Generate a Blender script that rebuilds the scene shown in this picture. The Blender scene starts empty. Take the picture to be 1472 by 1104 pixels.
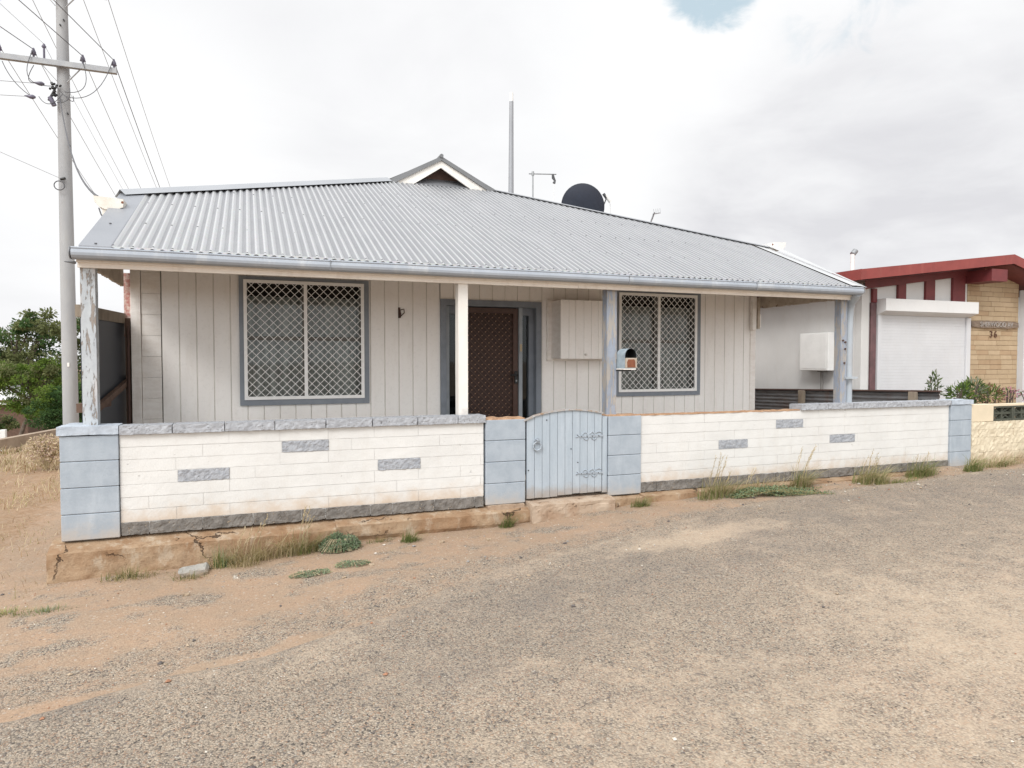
import bpy, bmesh, math, random
import numpy as np
from mathutils import Vector, Matrix, noise
random.seed(7)
R = math.radians
scene = bpy.context.scene
col = scene.collection

# ------------------------------------------------------------------ camera
cam = bpy.data.cameras.new('camera'); camo = bpy.data.objects.new('camera', cam); col.objects.link(camo)
camo.location = (1.37, -6.10, 1.37); camo.rotation_euler = (R(88.1), 0, R(-21.0))
cam.sensor_width = 36; cam.lens = 981/1472*36; cam.clip_start = .05; cam.clip_end = 3000
scene.camera = camo
scene.view_settings.view_transform = 'Standard'; scene.view_settings.look = 'None'
scene.view_settings.exposure = 0; scene.view_settings.gamma = 1
scene.cycles.max_bounces = 6

# ------------------------------------------------------------------ node helpers
class NT:
    def __init__(s, nt): s.nt = nt; s.n = nt.nodes; s.l = nt.links
    def add(s, t, **kw):
        n = s.n.new(t)
        for k, v in kw.items():
            if k.startswith('i_'):
                key = k[2:].replace('_', ' ')
                n.inputs[key].default_value = v
            else: setattr(n, k, v)
        return n
    def link(s, a, b): s.l.new(a, b)
    def val(s, x, sock):
        if hasattr(x, 'is_linked') or hasattr(x, 'links'): s.l.new(x, sock)
        else: sock.default_value = x
    def math(s, op, a, b=0.0, c=None, clamp=False):
        n = s.n.new('ShaderNodeMath'); n.operation = op; n.use_clamp = clamp
        s.val(a, n.inputs[0]); s.val(b, n.inputs[1])
        if c is not None: s.val(c, n.inputs[2])
        return n.outputs[0]
    def vmath(s, op, a, b=(0,0,0)):
        n = s.n.new('ShaderNodeVectorMath'); n.operation = op
        s.val(a, n.inputs[0]); s.val(b, n.inputs[1]); return n
    def mix(s, f, a, b, blend='MIX'):
        n = s.n.new('ShaderNodeMix'); n.data_type = 'RGBA'; n.blend_type = blend
        s.val(f, n.inputs[0])
        for x, k in ((a, 6), (b, 7)):
            if isinstance(x, (tuple, list)): n.inputs[k].default_value = tuple(x[:3]) + (1,)
            else: s.l.new(x, n.inputs[k])
        return n.outputs[2]
    def noise(s, vec, scale, detail=4, rough=.55, dist=0.0, col=False):
        n = s.n.new('ShaderNodeTexNoise'); n.inputs['Scale'].default_value = scale
        n.inputs['Detail'].default_value = detail; n.inputs['Roughness'].default_value = rough
        n.inputs['Distortion'].default_value = dist
        if vec is not None: s.l.new(vec, n.inputs['Vector'])
        return n.outputs['Color' if col else 'Fac']
    def ramp(s, x, lo, hi):
        n = s.n.new('ShaderNodeMapRange'); n.clamp = True; n.interpolation_type = 'SMOOTHSTEP'
        s.val(x, n.inputs[0]); n.inputs[1].default_value = lo; n.inputs[2].default_value = hi
        return n.outputs[0]
    def scaled(s, vec, v):
        return s.vmath('MULTIPLY', vec, v).outputs[0]

def newmat(name):
    m = bpy.data.materials.new(name); m.use_nodes = True
    t = NT(m.node_tree); b = t.n['Principled BSDF']
    return m, t, b

def pos(t):
    return t.add('ShaderNodeNewGeometry').outputs['Position']

def mat(name, c, c2=None, scale=3, rough=.7, metal=0, bump=0, bscale=40, stretch=(1,1,1),
        chips=None, dirt=None, grime=None, spec=.5):
    """c base, c2 broad mottling; chips=(colour, lo, scale, stretch); dirt=(colour, z0, z1) from the ground up; grime=(colour, amount)"""
    m, t, b = newmat(name); p = pos(t); ps = t.scaled(p, stretch)
    c2 = c2 or tuple(x*.86 for x in c)
    colr = t.mix(t.ramp(t.noise(ps, scale, 6, .6), .35, .68), c, c2)
    fine = t.noise(p, bscale*1.7, 3, .6)
    colr = t.mix(t.math('MULTIPLY', t.ramp(fine, .5, .8), .22), colr, tuple(x*.7 for x in c2))
    if grime:
        g = t.ramp(t.noise(t.scaled(p, (1.6, 1.6, .35)), 5, 7, .65), .5, .78)
        colr = t.mix(t.math('MULTIPLY', g, grime[1]), colr, grime[0])
    h = t.noise(ps, bscale, 5, .6)
    if chips:
        cc, lo, cs, st = chips
        n1 = t.noise(t.scaled(p, st), cs, 7, .68, .4)
        msk = t.ramp(n1, lo, lo+.03)
        colr = t.mix(msk, colr, cc)
        h = t.math('SUBTRACT', h, t.math('MULTIPLY', msk, 1.2))
    if dirt:
        cc, z0, z1 = dirt
        z = t.add('ShaderNodeSeparateXYZ'); t.link(p, z.inputs[0])
        zz = t.math('ADD', z.outputs[2], t.math('MULTIPLY', t.math('SUBTRACT', t.noise(p, 7, 5, .65), .5), (z1-z0)*1.6))
        f = t.math('SUBTRACT', 1.0, t.ramp(zz, z0, z1))
        colr = t.mix(t.math('MULTIPLY', f, .75), colr, cc)
    t.link(colr, b.inputs['Base Color']); b.inputs['Roughness'].default_value = rough
    b.inputs['Metallic'].default_value = metal; b.inputs['Specular IOR Level'].default_value = spec
    if bump:
        bn = t.add('ShaderNodeBump'); bn.inputs['Strength'].default_value = 1.0; bn.inputs['Distance'].default_value = bump
        t.link(h, bn.inputs['Height']); t.link(bn.outputs[0], b.inputs['Normal'])
    return m

M = {}
M['white_block'] = mat('white_block', (.665,.66,.645), (.62,.615,.60), 2.2, .75, bump=.0022, bscale=55,
                       grime=((.54,.50,.45), .24), dirt=((.50,.38,.27), .03, .26), chips=((.36,.33,.30), .69, 22, (1,1,1.6)))
M['mortar_white'] = mat('mortar_white', (.60,.59,.57), (.52,.50,.48), 9, .9, bump=.002)
M['blue_block'] = mat('blue_block', (.36,.405,.455), (.305,.35,.40), 7, .75, bump=.0022, bscale=60,
                      grime=((.50,.55,.60), .4), dirt=((.42,.36,.30), -.06, .16), chips=((.26,.30,.34), .72, 30, (1,1,2.2)))
M['mortar_blue'] = mat('mortar_blue', (.17,.19,.22), (.12,.13,.15), 9, .9)
M['cap_block'] = mat('cap_block', (.40,.415,.445), (.31,.32,.345), 22, .85, bump=.005, bscale=48, chips=((.22,.22,.225), .62, 42, (1,1,1.8)))
M['accent'] = mat('accent_block', (.37,.385,.415), (.28,.295,.325), 26, .85, bump=.005, bscale=55, chips=((.52,.53,.54), .64, 45, (.6,1,1.8)))
M['base_block'] = mat('base_block', (.20,.185,.17), (.13,.12,.11), 16, .9, bump=.006, bscale=60, chips=((.36,.30,.24), .60, 40, (1,1,1)))
M['footing'] = mat('footing_concrete', (.40,.275,.175), (.30,.185,.105), 4, .92, bump=.006, bscale=26, grime=((.46,.36,.26), .5), chips=((.17,.10,.06), .67, 9, (1,1,1.8)))
M['step'] = mat('step_concrete', (.42,.33,.25), (.32,.22,.15), 6, .92, bump=.005, bscale=30, chips=((.22,.15,.10), .63, 12, (1,1,1.4)))
M['raw_mortar'] = mat('raw_mortar', (.50,.32,.20), (.38,.22,.13), 12, .95, bump=.006, bscale=50)
M['gate'] = mat('gate_paint', (.40,.455,.51), (.35,.405,.46), 4, .6, bump=.0012, bscale=30, stretch=(4,4,.6),
                chips=((.13,.12,.115), .69, 20, (1.4,1,.35)), dirt=((.30,.24,.19), .03, .17))
M['gate_gap'] = mat('gate_gap', (.06,.065,.075), rough=.9)
M['iron_painted'] = mat('iron_painted', (.38,.43,.485), (.27,.30,.34), 60, .55, bump=.001, chips=((.07,.065,.06), .60, 70, (1,1,1)))
M['cladding'] = mat('cladding', (.92,.895,.87), (.89,.86,.83), 1.6, .6, bump=.0006, bscale=20, grime=((.70,.64,.58), .3), stretch=(2.5,1,.5))
M['groove'] = mat('cladding_groove', (.78,.75,.71), rough=.8)
M['board'] = mat('weatherboard', (.85,.815,.78), (.78,.735,.69), 7, .7, bump=.001, bscale=30, stretch=(1,1,3), grime=((.45,.38,.31), .35), chips=((.24,.17,.13), .74, 20, (1,1,.8)))
M['cream_trim'] = mat('cream_trim', (.82,.765,.70), (.76,.70,.635), 5, .6, bump=.0012, bscale=24, stretch=(.3,1,2),
                      chips=((.28,.20,.15), .735, 16, (.35,1,2)), grime=((.45,.36,.28), .35))
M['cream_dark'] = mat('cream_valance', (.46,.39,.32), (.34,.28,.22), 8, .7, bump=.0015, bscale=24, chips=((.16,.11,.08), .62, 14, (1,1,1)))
M['post_peel'] = mat('post_peeling_blue', (.46,.49,.515), (.38,.41,.44), 9, .65, bump=.0025, bscale=30, stretch=(1,1,.4),
                     chips=((.27,.235,.21), .555, 24, (1.4,1.4,.28)), grime=((.52,.44,.40), .6))
M['post_grey'] = mat('post_grey_blue', (.31,.345,.41), (.25,.28,.34), 8, .6, bump=.0015, bscale=30, stretch=(1,1,.4), chips=((.36,.335,.31), .50, 14, (1.7,1.7,.32)))
M['post_white'] = mat('post_white', (.78,.76,.72), (.73,.70,.66), 6, .6, bump=.001, bscale=30, stretch=(1,1,.4), chips=((.25,.22,.20), .70, 30, (1,1,.4)), dirt=((.30,.28,.27), .82, .93))
M['gutter'] = mat('gutter_paint', (.34,.37,.415), (.30,.33,.375), 3, .75, bump=.0006, bscale=12, grime=((.56,.57,.57), .5), chips=((.22,.19,.18), .765, 20, (.5,1,2)))
M['pipe'] = mat('downpipe_paint', (.40,.445,.49), (.36,.40,.44), 4, .45, grime=((.40,.36,.33), .3))
M['cream_gutter'] = mat('cream_gutter', (.72,.69,.64), (.64,.60,.53), 9, .5, grime=((.5,.38,.28), .4))
M['window_trim'] = mat('window_trim', (.235,.262,.30), (.20,.225,.262), 6, .55, bump=.0006)
M['door_trim'] = mat('door_trim', (.215,.24,.28), (.17,.19,.22), 6, .55, bump=.0006)
M['mesh_white'] = mat('mesh_white', (.93,.925,.915), (.88,.875,.865), 20, .5)
M['mesh_brown'] = mat('mesh_brown', (.085,.042,.03), (.065,.032,.022), 20, .5)
M['stud_gold'] = mat('stud_gold', (.42,.24,.14), rough=.35, metal=.3)
M['door_brown'] = mat('door_brown', (.060,.030,.022), (.045,.022,.017), 5, .6)
M['black'] = mat('black_iron', (.02,.02,.022), (.015,.015,.015), 20, .5)
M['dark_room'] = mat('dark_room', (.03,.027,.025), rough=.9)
M['curtain'] = mat('curtain', (.50,.50,.49), (.27,.27,.265), 2, .9, stretch=(9,1,.6))
M['blind'] = mat('blind', (.27,.26,.23), (.20,.19,.17), 2, .9)
M['dish'] = mat('dish_navy', (.022,.028,.045), (.018,.022,.036), 3, .4)
M['grey_metal'] = mat('grey_metal', (.32,.33,.34), (.25,.255,.265), 10, .45, metal=.6)
M['white_metal'] = mat('white_metal', (.72,.72,.71), (.66,.66,.65), 4, .5)
M['dark_metal'] = mat('dark_metal', (.07,.072,.08), (.05,.05,.055), 8, .55)
M['neigh_white'] = mat('neighbour_white', (.64,.635,.625), (.585,.58,.57), 1.2, .75, bump=.001, grime=((.55,.50,.45), .25))
M['shutter_white'] = mat('shutter_white', (.60,.605,.625), (.56,.565,.585), 2, .5, grime=((.50,.47,.44), .18))
M['box_white'] = mat('shutter_box', (.70,.70,.70), (.67,.67,.67), 2, .5, grime=((.52,.48,.44), .2))
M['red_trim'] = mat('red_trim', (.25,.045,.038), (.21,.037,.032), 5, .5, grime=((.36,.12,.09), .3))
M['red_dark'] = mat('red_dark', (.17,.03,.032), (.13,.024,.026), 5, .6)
M['plum_pipe'] = mat('plum_pipe', (.15,.075,.08), (.10,.055,.058), 8, .6)
M['brick'] = mat('beige_brick', (.44,.33,.21), (.385,.285,.18), 3.5, .85, bump=.002, bscale=60, grime=((.55,.42,.27), .5))
M['brick_joint'] = mat('brick_joint', (.25,.17,.10), rough=.95)
M['plaque'] = mat('plaque_timber', (.25,.19,.145), (.16,.12,.09), 16, .85, bump=.004, bscale=50, stretch=(.5,1,2))
M['letter_pale'] = mat('letter_pale', (.38,.345,.32), rough=.8)
M['number_brown'] = mat('number_brown', (.12,.055,.03), rough=.6)
M['cream_stone'] = mat('cream_stone', (.66,.58,.44), (.57,.49,.36), 6, .85, bump=.007, bscale=22, dirt=((.42,.30,.2), .02, .22))
M['cream_render'] = mat('cream_render', (.68,.58,.43), (.62,.53,.39), 4, .85, bump=.001)
M['breeze'] = mat('breeze_block', (.075,.08,.06), (.05,.055,.042), 9, .8)
M['mast_grey'] = mat('mast_grey', (.30,.31,.33), (.27,.28,.30), 2, .5, metal=.2)
M['dark_pipe'] = mat('dark_pipe', (.22,.21,.20), rough=.7)
M['corr_old'] = mat('corrugated_old', (.17,.175,.185), (.11,.11,.115), 4, .65, metal=.3, stretch=(1,1,6), grime=((.16,.09,.06), .6))
M['timber_grey'] = mat('timber_grey', (.27,.225,.175), (.19,.155,.12), 10, .9, bump=.002, stretch=(1,1,.4))
M['timber_brown'] = mat('timber_brown', (.14,.085,.06), (.09,.055,.04), 10, .9, bump=.002)
M['sheet_dark'] = mat('sheet_dark', (.035,.042,.055), (.028,.033,.044), 2, .5, metal=.1)
M['pole'] = mat('pole_concrete', (.355,.36,.365), (.31,.315,.325), 3, .85, bump=.002, bscale=30, stretch=(1,1,.3), grime=((.34,.33,.31), .4), chips=((.2,.2,.2), .80, 14, (1,1,1)))
M['arm'] = mat('crossarm_steel', (.36,.37,.38), (.30,.31,.33), 5, .5, metal=.2)
M['insulator'] = mat('insulator', (.13,.12,.17), (.09,.08,.11), 9, .3)
M['wire'] = mat('wire', (.09,.09,.10), rough=.6)
M['wire_thin'] = mat('wire_pale', (.22,.22,.23), rough=.6)
M['rust'] = mat('rust', (.22,.075,.035), (.16,.055,.028), 30, .8, chips=((.45,.36,.26), .70, 25, (1,1,1)))
M['letterbox_blue'] = mat('letterbox_blue', (.36,.43,.48), (.27,.33,.38), 18, .6, bump=.001, chips=((.15,.08,.05), .66, 30, (1,1,1)))
M['stone_grey'] = mat('stone_grey', (.36,.355,.33), (.28,.27,.25), 12, .9, bump=.004, dirt=((.36,.24,.15), -.30, -.21))
M['slab'] = mat('verandah_slab', (.50,.46,.42), (.42,.38,.34), 4, .9)
M['kerb'] = mat('kerb', (.36,.28,.21), (.28,.21,.15), 4, .9)

# ------------------------------------------------------------------ roof metal: bright galvanised, spangle + streaks
def roofmat(ribs=False):
    m, t, b = newmat('galvanised_roof'); p = pos(t)
    n1 = t.noise(p, 1.2, 5, .6); n2 = t.noise(t.scaled(p, (14, .8, .8)), 2.5, 4, .6)
    c = t.mix(t.ramp(n1, .35, .7), (.47,.475,.487), (.42,.43,.442))
    c = t.mix(t.math('MULTIPLY', t.ramp(n2, .5, .75), .5), c, (.36,.37,.385))
    geo = t.add('ShaderNodeTexVoronoi'); geo.inputs['Scale'].default_value = 60; t.link(p, geo.inputs['Vector'])
    c = t.mix(.06, c, geo.outputs['Color'])
    if ribs:   # rib shading put into the colour: dark troughs and left flanks, lighter crests
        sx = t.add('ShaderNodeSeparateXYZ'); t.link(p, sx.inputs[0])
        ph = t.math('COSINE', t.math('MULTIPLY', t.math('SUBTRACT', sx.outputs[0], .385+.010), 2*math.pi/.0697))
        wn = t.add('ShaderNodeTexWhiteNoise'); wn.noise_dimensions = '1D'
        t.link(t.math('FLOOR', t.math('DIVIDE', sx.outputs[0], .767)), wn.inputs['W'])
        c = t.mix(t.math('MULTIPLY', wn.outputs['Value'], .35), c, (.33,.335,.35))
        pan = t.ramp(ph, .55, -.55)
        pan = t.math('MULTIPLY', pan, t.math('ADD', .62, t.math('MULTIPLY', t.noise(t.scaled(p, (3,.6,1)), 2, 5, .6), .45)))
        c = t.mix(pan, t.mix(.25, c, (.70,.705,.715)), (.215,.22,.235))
    t.link(c, b.inputs['Base Color']); b.inputs['Metallic'].default_value = .35
    t.link(t.math('ADD', .34, t.math('MULTIPLY', n1, .16)), b.inputs['Roughness'])
    return m
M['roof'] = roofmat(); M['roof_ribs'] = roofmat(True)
M['flashing'] = mat('flashing', (.30,.315,.345), (.275,.29,.32), 2, .4, metal=.35)
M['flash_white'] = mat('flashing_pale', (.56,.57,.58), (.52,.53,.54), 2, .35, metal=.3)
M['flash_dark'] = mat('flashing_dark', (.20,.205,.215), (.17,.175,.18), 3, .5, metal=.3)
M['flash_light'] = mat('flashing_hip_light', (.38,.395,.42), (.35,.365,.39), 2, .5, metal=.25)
M['screw'] = mat('screw', (.10,.10,.11), rough=.6)

def glassmat():
    m, t, b = newmat('window_glass')
    for n in list(t.n):
        if n.type == 'BSDF_PRINCIPLED': t.n.remove(n)
    out = [n for n in t.n if n.type == 'OUTPUT_MATERIAL'][0]
    g = t.add('ShaderNodeBsdfGlossy'); g.inputs['Roughness'].default_value = .03; g.inputs['Color'].default_value = (.9,.95,.95,1)
    tr = t.add('ShaderNodeBsdfTransparent'); tr.inputs['Color'].default_value = (.72,.76,.75,1)
    f = t.add('ShaderNodeFresnel'); f.inputs['IOR'].default_value = 1.5
    mx = t.add('ShaderNodeMixShader'); t.link(f.outputs[0], mx.inputs[0]); t.link(tr.outputs[0], mx.inputs[1]); t.link(g.outputs[0], mx.inputs[2])
    t.link(mx.outputs[0], out.inputs['Surface'])
    return m
M['glass'] = glassmat()

# ------------------------------------------------------------------ ground materials
def chipseal(t, p, sc=105.0):
    """colour and height of worn stone chips"""
    v = t.add('ShaderNodeTexVoronoi'); v.inputs['Scale'].default_value = sc; v.inputs['Randomness'].default_value = 1
    wp = t.vmath('ADD', p, t.scaled(t.noise(p, 30, 2, .5, col=True), (.02,.02,.02))).outputs[0]
    t.link(wp, v.inputs['Vector'])
    s = t.add('ShaderNodeSeparateColor'); t.link(v.outputs['Color'], s.inputs[0])
    r = s.outputs[0]; g = s.outputs[1]
    c = t.mix(t.ramp(r, .0, .9), (.32,.268,.212), (.45,.372,.29))
    c = t.mix(t.ramp(g, .80, .86), c, (.15,.13,.12))
    c = t.mix(t.ramp(g, .955, .965), c, (.06,.055,.05))
    c = t.mix(t.ramp(g, .10, .05), c, (.17,.14,.115))
    c = t.mix(t.ramp(r, .94, .98), c, (.46,.42,.36))
    c = t.mix(t.math('MULTIPLY', t.ramp(t.math('FRACT', t.math('MULTIPLY', g, 7.3)), .80, .9), .7), c, (.34,.21,.14))
    h = t.math('SUBTRACT', 1.0, t.math('MULTIPLY', v.outputs['Distance'], 1.4))
    return c, h, v.outputs['Distance']

def groundmat(name, road):
    m, t, b = newmat(name); p = pos(t)
    c, h, d = chipseal(t, p)
    c2, h2, d2 = chipseal(t, p, 48)
    big = t.ramp(t.noise(p, 9, 5, .6), .56, .66)
    c = t.mix(t.math('MULTIPLY', big, .35), c, c2)
    # binder dark between chips
    c = t.mix(t.math('MULTIPLY', t.ramp(d, .42, .68), .5), c, (.17,.145,.118))
    a = t.add('ShaderNodeAttribute'); a.attribute_name = 'dust'
    dirtn = t.mix(t.ramp(t.noise(p, 3.2, 7, .65), .35, .7), (.385,.262,.178), (.33,.245,.175))
    dirtn = t.mix(t.math('MULTIPLY', t.ramp(t.noise(p, 90, 4, .7), .42, .72), .7), dirtn, (.19,.13,.09))
    dirtn = t.mix(t.math('MULTIPLY', t.ramp(t.noise(p, 60, 3, .7), .6, .75), .6), dirtn, (.50,.40,.30))
    br = t.math('SUBTRACT', t.math('ADD', t.noise(p, 5, 7, .7), t.math('MULTIPLY', t.noise(p, 45, 4, .7), .55)), .775)
    k = t.math('ADD', a.outputs['Fac'], t.math('MULTIPLY', br, 1.5 if not road else 1.15))
    f = t.ramp(k, .18, .80)
    if not road:   # stones and grit lying in the dirt
        sv_ = t.add('ShaderNodeTexVoronoi'); sv_.inputs['Scale'].default_value = 38; t.link(p, sv_.inputs['Vector'])
        ss = t.add('ShaderNodeSeparateColor'); t.link(sv_.outputs['Color'], ss.inputs[0])
        den = t.ramp(t.noise(p, 2.5, 5, .6), .3, .6)
        on = t.math('MULTIPLY', t.math('LESS_THAN', sv_.outputs['Distance'], t.math('MULTIPLY', ss.outputs[0], .42)), t.math('LESS_THAN', ss.outputs[1], t.math('ADD', .25, t.math('MULTIPLY', den, .6))))
        dirtn = t.mix(t.math('MULTIPLY', on, .85), dirtn, t.mix(ss.outputs[2], (.20,.15,.12), (.47,.40,.33)))
    if road:
        bt = t.ramp(t.noise(t.scaled(p, (.45,1.1,1)), .9, 5, .6), .3, .75)
        c = t.mix(t.math('MULTIPLY', bt, .45), c, t.mix(.5, c, (.38,.31,.235)))
        a2 = t.add('ShaderNodeAttribute'); a2.attribute_name = 'dark'
        c = t.mix(t.math('MULTIPLY', a2.outputs['Fac'], t.ramp(t.noise(p, 1.8, 6, .65), .28, .7)), c, t.mix(.42, c, (.12,.115,.115)))
    # dust lodges between the chips and tints them; it never covers them as smooth sand
    tint = t.mix(.62 if road else .5, c, (.49,.39,.29) if road else (.43,.30,.20))
    if road:
        rd = t.ramp(t.noise(p, .8, 4, .6), .45, .65)
        tint = t.mix(t.math('MULTIPLY', rd, .35), tint, t.mix(.6, c, (.42,.29,.21)))
        cover = t.mix(t.ramp(t.noise(p, 26, 5, .7), .45, .75), tint, t.mix(.45, tint, dirtn))
    else:
        cover = t.mix(t.ramp(t.noise(p, 17, 6, .72), .38, .66), t.mix(.3, dirtn, tint), dirtn)
    c = t.mix(t.math('MULTIPLY', f, .95), c, cover)
    a3 = t.add('ShaderNodeAttribute'); a3.attribute_name = 'straw'
    sn = t.ramp(t.math('ADD', a3.outputs['Fac'], t.math('MULTIPLY', t.math('SUBTRACT', t.noise(t.scaled(p, (1,1,1)), 14, 6, .75), .5), 1.3)), .4, .75)
    c = t.mix(t.math('MULTIPLY', sn, .85), c, t.mix(t.ramp(t.noise(p, 50, 4, .7), .4, .7), (.30,.195,.115), (.15,.095,.055)))
    t.link(c, b.inputs['Base Color']); b.inputs['Roughness'].default_value = .95
    b.inputs['Specular IOR Level'].default_value = .2
    hh = t.math('MULTIPLY', t.math('ADD', h, t.math('MULTIPLY', big, .5)), t.math('SUBTRACT', 1.15, f))
    hh = t.math('ADD', hh, t.math('MULTIPLY', t.noise(p, 45, 6, .7), 1.0))
    bn = t.add('ShaderNodeBump'); bn.inputs['Strength'].default_value = .9; bn.inputs['Distance'].default_value = .006
    t.link(hh, bn.inputs['Height']); t.link(bn.outputs[0], b.inputs['Normal'])
    return m
M['ground'] = groundmat('ground_dirt_gravel', False)
M['road'] = groundmat('road_chipseal', True)

def leafmat(name, c1, c2, trans=.35):
    m, t, b = newmat(name); p = pos(t)
    i = t.add('ShaderNodeNewGeometry')
    c = t.mix(t.ramp(i.outputs['Random Per Island'], 0, 1), c1, c2)
    c = t.mix(t.math('MULTIPLY', t.ramp(t.noise(p, 1.5, 3), .4, .65), .4), c, tuple(x*.6 for x in c1))
    t.link(c, b.inputs['Base Color']); b.inputs['Roughness'].default_value = .6; b.inputs['Specular IOR Level'].default_value = .25
    out = [n for n in t.n if n.type == 'OUTPUT_MATERIAL'][0]
    tl = t.add('ShaderNodeBsdfTranslucent'); t.link(c, tl.inputs['Color'])
    mx = t.add('ShaderNodeMixShader'); mx.inputs[0].default_value = trans
    t.link(b.outputs[0], mx.inputs[1]); t.link(tl.outputs[0], mx.inputs[2]); t.link(mx.outputs[0], out.inputs['Surface'])
    return m
M['leaf_olive'] = leafmat('leaf_olive', (.13,.155,.06), (.23,.25,.11))
M['leaf_dark'] = leafmat('leaf_dark', (.045,.09,.03), (.10,.19,.06))
M['leaf_lime'] = leafmat('leaf_lime', (.09,.16,.025), (.19,.27,.05))
M['leaf_garden'] = leafmat('leaf_garden', (.06,.10,.035), (.13,.18,.06))
M['leaf_mat'] = leafmat('leaf_mat', (.21,.29,.16), (.33,.42,.26))
M['leaf_greygreen'] = leafmat('leaf_greygreen', (.19,.22,.15), (.30,.32,.23))
M['grass_green'] = leafmat('grass_green', (.15,.20,.06), (.29,.33,.13))
M['grass_straw'] = leafmat('grass_straw', (.46,.38,.23), (.66,.56,.38))
M['grass_olive'] = leafmat('grass_olive', (.28,.25,.11), (.46,.39,.20))
M['flower_pink'] = leafmat('flower_pink', (.45,.16,.25), (.62,.30,.40))
M['flower_pale'] = leafmat('flower_pale', (.52,.42,.28), (.66,.56,.42))
M['leaf_red'] = leafmat('leaf_red', (.16,.07,.05), (.25,.13,.08))
M['bark'] = mat('bark', (.14,.11,.085), (.09,.07,.055), 8, .9)

# ------------------------------------------------------------------ mesh builder
class MB:
    def __init__(s): s.v = []; s.f = []; s.m = []; s.mats = []; s.smooth = []
    def mi(s, name):
        if name not in s.mats: s.mats.append(name)
        return s.mats.index(name)
    def add(s, vs, fs, m, smooth=False):
        o = len(s.v); s.v += [tuple(v) for v in vs]; k = s.mi(m)
        for f in fs: s.f.append(tuple(i+o for i in f)); s.m.append(k); s.smooth.append(smooth)
    def box(s, x0, x1, y0, y1, z0, z1, m, bev=0):
        if bev:
            bm = bmesh.new(); bmesh.ops.create_cube(bm, size=1)
            for v in bm.verts: v.co = Vector(((x0+x1)/2+v.co.x*(x1-x0), (y0+y1)/2+v.co.y*(y1-y0), (z0+z1)/2+v.co.z*(z1-z0)))
            bmesh.ops.bevel(bm, geom=bm.edges[:], offset=bev, segments=1, affect='EDGES')
            bm.verts.index_update()
            s.add([v.co[:] for v in bm.verts], [[v.index for v in f.verts] for f in bm.faces], m); bm.free(); return
        s.add([(x0,y0,z0),(x1,y0,z0),(x1,y1,z0),(x0,y1,z0),(x0,y0,z1),(x1,y0,z1),(x1,y1,z1),(x0,y1,z1)],
              [(0,3,2,1),(4,5,6,7),(0,1,5,4),(1,2,6,5),(2,3,7,6),(3,0,4,7)], m)
    def bar(s, a, b, w, h, m, up=(0,0,1)):
        a = Vector(a); b = Vector(b); d = (b-a).normalized(); up = Vector(up)
        if abs(d.dot(up)) > .98: up = Vector((0,1,0))
        sx = d.cross(up).normalized()*w/2; sz = sx.cross(d).normalized()*h/2
        vs = [a-sx-sz, a+sx-sz, a+sx+sz, a-sx+sz, b-sx-sz, b+sx-sz, b+sx+sz, b-sx+sz]
        s.add(vs, [(0,1,2,3),(7,6,5,4),(0,4,5,1),(1,5,6,2),(2,6,7,3),(3,7,4,0)], m)
    def tube(s, pts, r, m, n=8, caps=True):
        pts = [Vector(p) for p in pts]; rr = r if isinstance(r, (list, tuple)) else [r]*len(pts)
        rings = []; prev = None
        for i, p in enumerate(pts):
            d = (pts[min(i+1, len(pts)-1)]-pts[max(i-1, 0)]).normalized()
            if prev is None:
                u = d.cross(Vector((0,0,1)));
                if u.length < .05: u = d.cross(Vector((1,0,0)))
                u.normalize()
            else: u = (prev - d*prev.dot(d)).normalized()
            prev = u; w = d.cross(u)
            rings.append([p+(u*math.cos(2*math.pi*k/n)+w*math.sin(2*math.pi*k/n))*rr[i] for k in range(n)])
        vs = [v for g in rings for v in g]; fs = []
        for i in range(len(pts)-1):
            for k in range(n): fs.append((i*n+k, i*n+(k+1)%n, (i+1)*n+(k+1)%n, (i+1)*n+k))
        s.add(vs, fs, m, n > 4)
        if caps: s.add(rings[0], [tuple(range(n))[::-1]], m); s.add(rings[-1], [tuple(range(n))], m)
    def rough(s, x0, x1, y0, y1, z0, z1, m, res=.03, amp=.006, freq=9, seed=0, top=1.0, fn=None):
        """box subdivided on a grid and knocked about by noise"""
        nx = max(1, min(160, round((x1-x0)/res))); ny = max(1, round((y1-y0)/res)); nz = max(1, round((z1-z0)/res))
        idx = {}; vs = []; fs = []
        def V(i, j, k):
            if (i, j, k) not in idx:
                x = x0+(x1-x0)*i/nx; y = y0+(y1-y0)*j/ny; z = z0+(z1-z0)*k/nz
                q = Vector((x*freq+seed, y*freq, z*freq)); n = noise.turbulence_vector(q, 3, False)
                x, y, z = x+n.x*amp*.5, y+n.y*amp*1.4, z+n.z*amp*top
                if fn: x, y, z = fn(x, y, z)
                idx[(i, j, k)] = len(vs); vs.append((x, y, z))
            return idx[(i, j, k)]
        for i in range(nx):
            for k in range(nz):
                fs.append((V(i,0,k), V(i+1,0,k), V(i+1,0,k+1), V(i,0,k+1)))
                fs.append((V(i,ny,k+1), V(i+1,ny,k+1), V(i+1,ny,k), V(i,ny,k)))
            for j in range(ny):
                fs.append((V(i,j,nz), V(i+1,j,nz), V(i+1,j+1,nz), V(i,j+1,nz)))
                fs.append((V(i,j+1,0), V(i+1,j+1,0), V(i+1,j,0), V(i,j,0)))
        for j in range(ny):
            for k in range(nz):
                fs.append((V(0,j,k+1), V(0,j+1,k+1), V(0,j+1,k), V(0,j,k)))
                fs.append((V(nx,j,k), V(nx,j+1,k), V(nx,j+1,k+1), V(nx,j,k+1)))
        s.add(vs, fs, m)
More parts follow.
